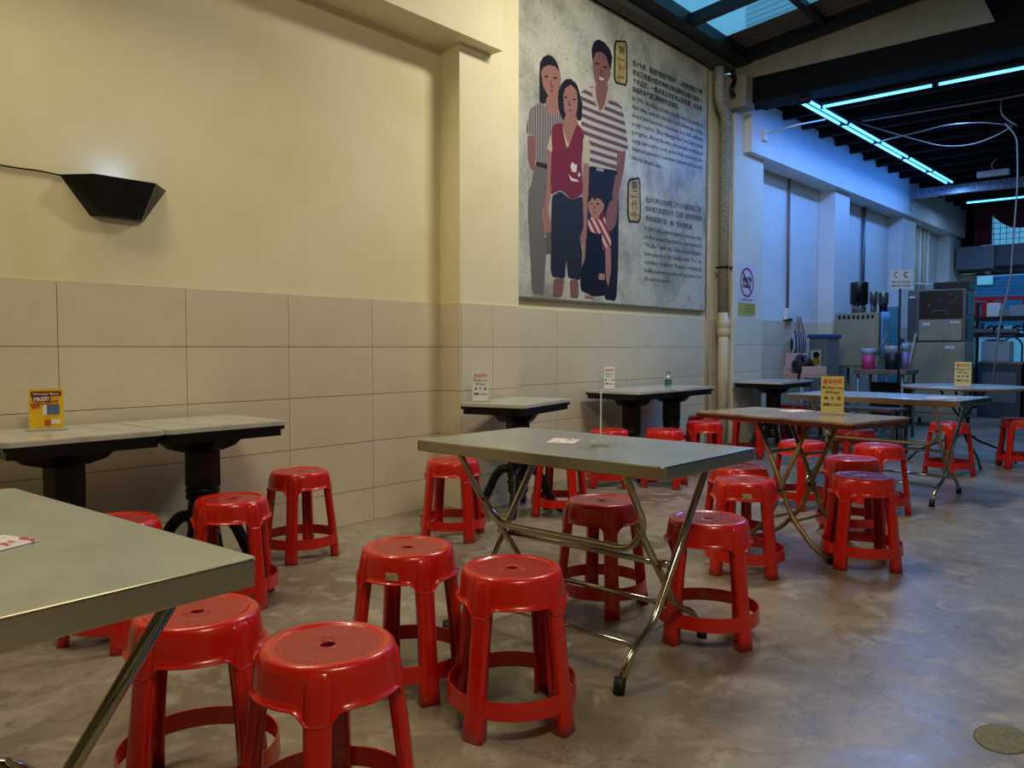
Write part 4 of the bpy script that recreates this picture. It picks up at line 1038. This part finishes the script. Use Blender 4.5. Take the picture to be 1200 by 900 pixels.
bucket(1056, 1066, 402, 10.95, mat('lilac_plastic', '#8a7bab', .4), 'lilac container behind the price sign pole', 'tub')
o = MB().tube([atx(1020, 428, 10.85), atx(1040, 392, 10.8)], .012, 6).build('ladle', ss); tag(o, 'steel ladle handle leaning out of the pink bucket', 'ladle')
# low shelf trolley in front of the bench
r = empty('shelf_trolley', (9.2, 2.86, 0), R(-6), 'low dark shelf trolley stacked with trays, behind the brown table', 'trolley')
tm = mat('worn_brown_steel', '#5c5148', .5, metal=.4, noise=(12, '#2d2622', .4, .7))
for z in (.10, .30, .48): MB().box((0, 0, z), (.4, 1.0, .03)).build('shelf', tm, r)
for sx in (-.18, .18):
    for sy in (-.48, .48):
        MB().box((sx, sy, .27), (.03, .03, .46)).build('post', tm, r)
        MB().lathe([(0, -.015), (.035, -.015), (.035, .015), (0, .015)], 12, X=Matrix.Translation((sx, sy, .036)) @ Matrix.Rotation(R(90), 4, 'X')).build('caster', rubber, r)
for k in range(3): MB().box((0, -.32+k*.32, .345), (.3, .28, .06), bev=.01).build('tray', dark_metal, r)

# ice machine
r = empty('ice_machine', (12.8, 2.88, 0), R(2), 'two-part steel ice machine with black upper front panel', 'ice machine')
wd = .76; dp = .8
MB().box((dp/2, 0, .68), (dp, wd, 1.10), bev=.01).build('bin', ssd, r)
MB().box((-.01, -.0, .70), (.02, wd-.06, .98), bev=.006).build('bin_door', ssd, r)
MB().box((dp/2, 0, 1.62), (dp-.05, wd, .76), bev=.01).build('head', mat('head_steel', '#6a6a68', .4, metal=.6), r)
MB().box((.018, -.06, 1.78), (.02, .56, .40)).build('black_panel', black_pl, r)
MB().box((.018, -.06, 1.41), (.02, .56, .30), bev=.004).build('lower_panel', ssd, r)
MB().box((.02, .32, 1.60), (.02, .10, .6)).build('control_strip', mat('strip_grey', '#4c4d4e', .5), r)
MB().box((.008, .32, 1.90), (.006, .08, .03)).box((.008, -.25, 1.52), (.006, .12, .03)).box((.008, .12, 1.50), (.006, .10, .04)).box((-.022, -.2, 1.16), (.006, .13, .045)).build('badge', white_pl, r)
b = MB(); rd = random.Random(3)
for k in range(9):
    y, z = rd.uniform(-.28, .16), rd.uniform(1.64, 1.92); b.lathe([(0, 0), (rd.uniform(.01, .028), 0)], 10, X=Matrix.Translation((.006, y, z)) @ Matrix.Rotation(R(90), 4, 'Y'))
b.tube([(.0, .08, 1.64), (.0, .02, 1.69), (.0, -.12, 1.69), (.0, -.16, 1.70)], .006, 6, rad=.03)
b.build('pale_mark', mat('pale_marks', '#7c7f80', .5), r)['kind'] = 'stuff'
for sy in (-.33, .33):
    for sx in (.06, .74): MB().tube([(sx, sy, 0), (sx, sy, .14)], .025, 8).build('foot', rubber, r)
MB().box((.35, -.385, 1.78), (.5, .012, .3)).box((.35, -.385, 1.42), (.5, .012, .3)).build('side_grille', black_pl, r)
o = MB().box((0, 0, .055), (.5, .46, .11), bev=.01).build('black_tray', black_pl, None, (13.2, 2.72, 2.002)); tag(o, 'black tray lying on top of the ice machine', 'tray')
o = MB().box((0, 0, .05), (.34, .18, .10), bev=.01).build('blue_grey_box', mat('blue_grey_card', '#5f7890', .6), None, (13.2, 2.36, 2.002)); o.location.y = 2.58; o.location.x = 13.2
bpy.data.objects.remove(o)
# leaning poles
o = MB().tube([(12.62, 3.33, 0.02), (12.73, 3.12, 1.36)], .016, 8).build('leaning_pole', mat('cream_pole', '#b7ad92', .5)); tag(o, 'pale pole with rounded tip leaning against the ice machine', 'pole')
o = MB().tube([(12.60, 3.40, 0.02), (12.74, 3.20, 1.20)], .013, 8).build('leaning_pole', MATS['cream_pole']); tag(o, 'shorter pale pole leaning left of the longer one', 'pole')
# price sign on a pole
sp = atz(1057, 500, .25); sx_ = 10.25; t0 = atx(1044, 317, sx_); t1 = atx(1068, 338, sx_)
py_ = (t0.y+t1.y)/2
r = empty('price_sign', (sx_, py_, 0), R(-49), 'white price sign with two small food pictures on a dark pole', 'sign')
MB().tube([(0, 0.015, 0.03), (0, 0.015, t1.z+.12)], .014, 8).build('pole', dark_metal, r)
MB().lathe([(0, 0), (.16, 0), (.15, .02), (.02, .04), (0, .04)], 24).build('base', dark_metal, r)
zc = (t0.z+t1.z)/2; w_ = .27; h_ = (t0.z-t1.z)
MB().box((0, -.006, zc), (w_, .008, h_)).build('board', mat('off_white_board', '#cfccc0', .6), r)
text('printed_text', 'Mee 1.20 / 0.70 Pack', .03, (-.11, -.0105, zc-.04), (1, 0, 0), (0, 0, 1), black_ink, r, width=.22, bold=.001)
text('printed_text', 'Mee 8.00 / 0.70 Pack', .03, (-.11, -.0105, zc-.085), (1, 0, 0), (0, 0, 1), black_ink, r, width=.22, bold=.001)
def crescent(cx, m, nm):
    b = MB(); t = bmesh.new(); n = 14; rows = []
    for i in range(n):
        a = R(50+i*19); rows.append((t.verts.new((cx+.036*math.cos(a), -.0108, zc+.055+.036*math.sin(a))), t.verts.new((cx+.020*math.cos(a), -.0108, zc+.055+.020*math.sin(a)))))
    for u, v in zip(rows, rows[1:]): t.faces.new((u[0], u[1], v[1], v[0]))
    b.join(t); b.build(nm, m, r)
crescent(-.06, orange, 'orange_picture'); crescent(.06, red_ink, 'red_picture')

# grey locker with blue lid, striped bag, pink chair with black bag
p0 = atx(945, 410, 10.9); 
r = empty('grey_bin', (10.62, 3.80, 0), R(-14), 'tall grey bin with blue lid and a yellow round sticker, beside the striped bag', 'bin')
ztop = atx(957, 396, 10.8).z
MB().box((.16, 0, ztop/2), (.30, .26, ztop), bev=.02).build('bin_body', mat('bin_grey', '#6a6d6e', .5), r)
MB().box((.16, 0, ztop+.02), (.34, .30, .05), bev=.015).build('lid', mat('blue_lid', '#2f4c86', .4), r)
MB().box((-.013, .01, ztop-.28), (.006, .16, .24)).build('white_label', mat('pale_label', '#a8a894', .6), r)
b = MB(); b.lathe([(0, 0), (.055, 0)], 16, X=Matrix.Translation((-.018, 0, ztop-.32)) @ Matrix.Rotation(R(90), 4, 'Y')); b.build('yellow_print', mat('yellow_print', '#c9a821', .6), r)
b = MB(); b.lathe([(0, 0), (.045, 0)], 16, X=Matrix.Translation((-.018, 0, ztop-.23)) @ Matrix.Rotation(R(90), 4, 'Y')); b.build('black_print', black_ink, r)
o = MB().box((0, 0, .6), (.05, .07, 1.2), bev=.004).build('steel_post', ss, None, (11.2, 3.90, 0)); tag(o, 'upright steel post between the grey bin and the cabinet', 'post')
# striped tote
q = far_pt(10.42, 4.05, 1.50)
stripe_m = stripes('striped_cloth', '#15151f', '#a7a5a6', 'X', 5.2, .5, .4)
r = empty('striped_bag', q, FAR, 'black and white striped tote bag hanging from the wall socket', 'bag')
tb = bmesh.new(); rows = []
for k in range(7):
    v = k/6; z = -.13-.33*v; wv = .19+.03*math.sin(v*3); d = .035+.03*math.sin(v*3.0)
    rows.append([tb.verts.new((wv*math.cos(2*math.pi*i/20)+.04, d*math.sin(2*math.pi*i/20), z)) for i in range(20)])
for a, c in zip(rows, rows[1:]):
    for i in range(20): f_ = tb.faces.new((a[i], a[(i+1) % 20], c[(i+1) % 20], c[i])); f_.smooth = True
tb.faces.new(rows[-1][::-1]); b = MB(); b.join(tb); b.build('bag_body', stripe_m, r)
MB().tube([(-.06, 0, -.14), (.0, 0, .09), (.07, 0, -.14)], .009, 6, rad=.04).build('handle', mat('beige_strap', '#9a9284', .8), r)
MB().tube([(0, -.03, -.14), (.03, -.02, .09), (.14, -.03, -.14)], .009, 6, rad=.04).build('handle', MATS['beige_strap'], r)
# pink chair
pc_ = atz(940, 446, .80)
r = empty('pink_high_chair', (9.92, 3.70, 0), R(-35), 'pale pink plastic high chair with a bag on it, by the tiled wall', 'high chair')
pk = mat('pale_pink_plastic', '#c9a49c', .45); hz = atx(936, 434, 9.75).z
b = MB(); b.box((.0, 0, hz-.06), (.36, .40, .03), bev=.01).box((-.17, 0, hz-.10), (.02, .40, .10), bev=.008).box((0, .19, hz-.02), (.34, .02, .14), bev=.008).box((0, -.19, hz-.02), (.34, .02, .14), bev=.008); b.build('seat', pk, r)
b = MB(); b.box((0, .185, hz+.11), (.30, .025, .20), bev=.01); b.build('backrest', pk, r)
for sx in (-1, 1):
    for sy in (-1, 1): MB().tube([(sx*.15, sy*.17, hz-.06), (sx*.22, sy*.24, 0)], .018, 8).build('leg', mat('grey_chair_leg', '#7d8a92', .5), r)
MB().box((0, 0, .35), (.36, .42, .02)).build('foot_rest', MATS['grey_chair_leg'], r)
r2 = empty('dark_bag', (9.92, 3.72, hz-.043), R(-35), 'dark brown and black bag with a strap lying on the pink high chair', 'bag')
tb = bmesh.new(); bmesh.ops.create_icosphere(tb, subdivisions=3, radius=1)
for v in tb.verts:
    k = 1+.12*math.sin(v.co.x*5+v.co.z*3)+.08*math.sin(v.co.y*7); v.co = Vector((v.co.x*.12*k, v.co.y*.14*k, .115+v.co.z*.115*k))
for f_ in tb.faces: f_.smooth = True
b = MB(); b.join(tb); b.build('bag_body', mat('dark_brown_leather', '#1c1012', .45), r2)
MB().tube([(-.06, -.1, .16), (-.2, -.22, .24), (-.24, -.28, .12), (-.24, -.26, -.08)], .014, 8, rad=.07).build('strap', black_pl, r2)
tb = bmesh.new(); bmesh.ops.create_icosphere(tb, subdivisions=2, radius=.1)
for v in tb.verts: v.co = Vector((v.co.x*.7+.03, v.co.y*1.0+.07, v.co.z*.5+.20))
b = MB(); b.join(tb); b.build('cloth_edge', mat('dusty_pink_cloth', '#8b6a66', .8), r2)

# shelf and counter against the front window
r = empty('window_shelf', (17.3, 2.5, 0), 0, 'dark two-tier shelf rack in front of the shop window', 'shelf')
for px_, py_2, nm in ((1170, 374, 'shelf'), (1170, 393, 'shelf')):
    z = atx(1170, py_2, 17.3).z; MB().box((0, -.4, z), (.4, 2.2, .08)).build(nm, dark_metal, r)
for sy in (.66, -1.46): MB().box((0, sy, 1.0), (.05, .05, 2.0)).build('post', dark_metal, r)
def wbox(name, px, py, w, d, h, m, label, x=17.25, cat='box'):
    p = atx(px, py, x); o = MB().box((0, 0, h/2), (d, w, h), bev=.01).build(name, m, None, (p.x, p.y, p.z)); tag(o, label, cat); return o
zt_ = atx(1170, 374, 17.3).z+.042; zt2 = atx(1170, 393, 17.3).z+.042
for (px_, w_, h_, m_, lb, zz) in ((1165, .22, .26, white_pl, 'white carton on the upper window shelf', zt_), (1178, .2, .14, grey_pl, 'low grey box right of the white carton on the upper window shelf', zt_),
     (1196, .34, .20, mat('grey_bag', '#8d9396', .7), 'grey packed bag at the right on the upper window shelf', zt_), (1153, .35, .08, mat('brown_box', '#6c625a', .7), 'brown grey box at the left on the lower window shelf', zt2), (1181, .35, .08, mat('grey_brown_box', '#706e66', .7), 'brown grey box at the right on the lower window shelf', zt2)):
    q = atx(px_, 380, 17.3); o = MB().box((0, 0, h_/2), (.26, w_, h_), bev=.02).build('storage_box', m_, None, (17.3, q.y, zz)); tag(o, lb, 'box', 'boxes on the window shelf')
cy0 = atx(1147, 420, 15.2).y
r = empty('kitchen_counter', (15.2, cy0-.3, 0), 0, 'grey kitchen counter cabinet right of the ice machine', 'counter')
MB().box((.3, 0, .44), (.6, .62, .88), bev=.01).build('counter_body', mat('counter_grey', '#4d5560', .4, metal=.3), r)
MB().box((.3, 0, .90), (.64, .66, .04), bev=.005).build('counter_top', ss, r)
MB().box((-.01, .0, .5), (.02, .5, .5)).build('door', grey_pl, r)
r = empty('kitchen_counter', (15.2, cy0-1.45, 0), 0, 'dark kitchen counter at the right edge under the window', 'counter')
MB().box((.3, 0, .44), (.6, 1.6, .88), bev=.01).build('counter_body', mat('counter_navy', '#10141f', .4), r)
MB().box((.3, 0, .90), (.64, 1.64, .04), bev=.005).build('counter_top', dark_metal, r)
o = MB().box((0, 0, .17), (.4, .42, .34), bev=.02).build('white_tub', mat('off_white_tub', '#b9bcb8', .5), None, (15.5, cy0-.22, .921)); tag(o, 'off-white tub standing on the grey kitchen counter', 'tub')
b = MB(); rd = random.Random(5)
for k in range(9): b.box((rd.uniform(-.14, .14), rd.uniform(-.15, .15), .345+.012*k), (.2, .24, .01), rz=rd.uniform(0, 3))
o = b.build('folded_cloths', mat('mixed_cloth', '#8f93a8', .9, noise=(12, '#34406e', .45, .6)), None, (15.5, cy0-.22, .92)); tag(o, 'heap of folded cloths and papers on the off-white tub', 'cloths', kind='stuff')
q = atx(1190, 395, 15.5)
o = MB().tube([(15.5, q.y-.1, .922), (15.5, q.y-.1, 1.25), (15.5, q.y+.05, 1.36), (15.5, q.y+.16, 1.25)], .014, 8, rad=.08).build('tap', black_pl); tag(o, 'dark curved tap on the dark counter against the window', 'tap')
# wires by the front corner
o = MB().tube([far_pt(17.6, 3.86, 3.30), far_pt(18.2, 3.7, 3.16), far_pt(18.3, 3.0, 3.1), far_pt(18.2, 1.6, 3.16)], .02, 6, rad=.3).build('wire_bundle', black_pl); tag(o, 'dark wire bundle above the roller shutter box', 'cable')
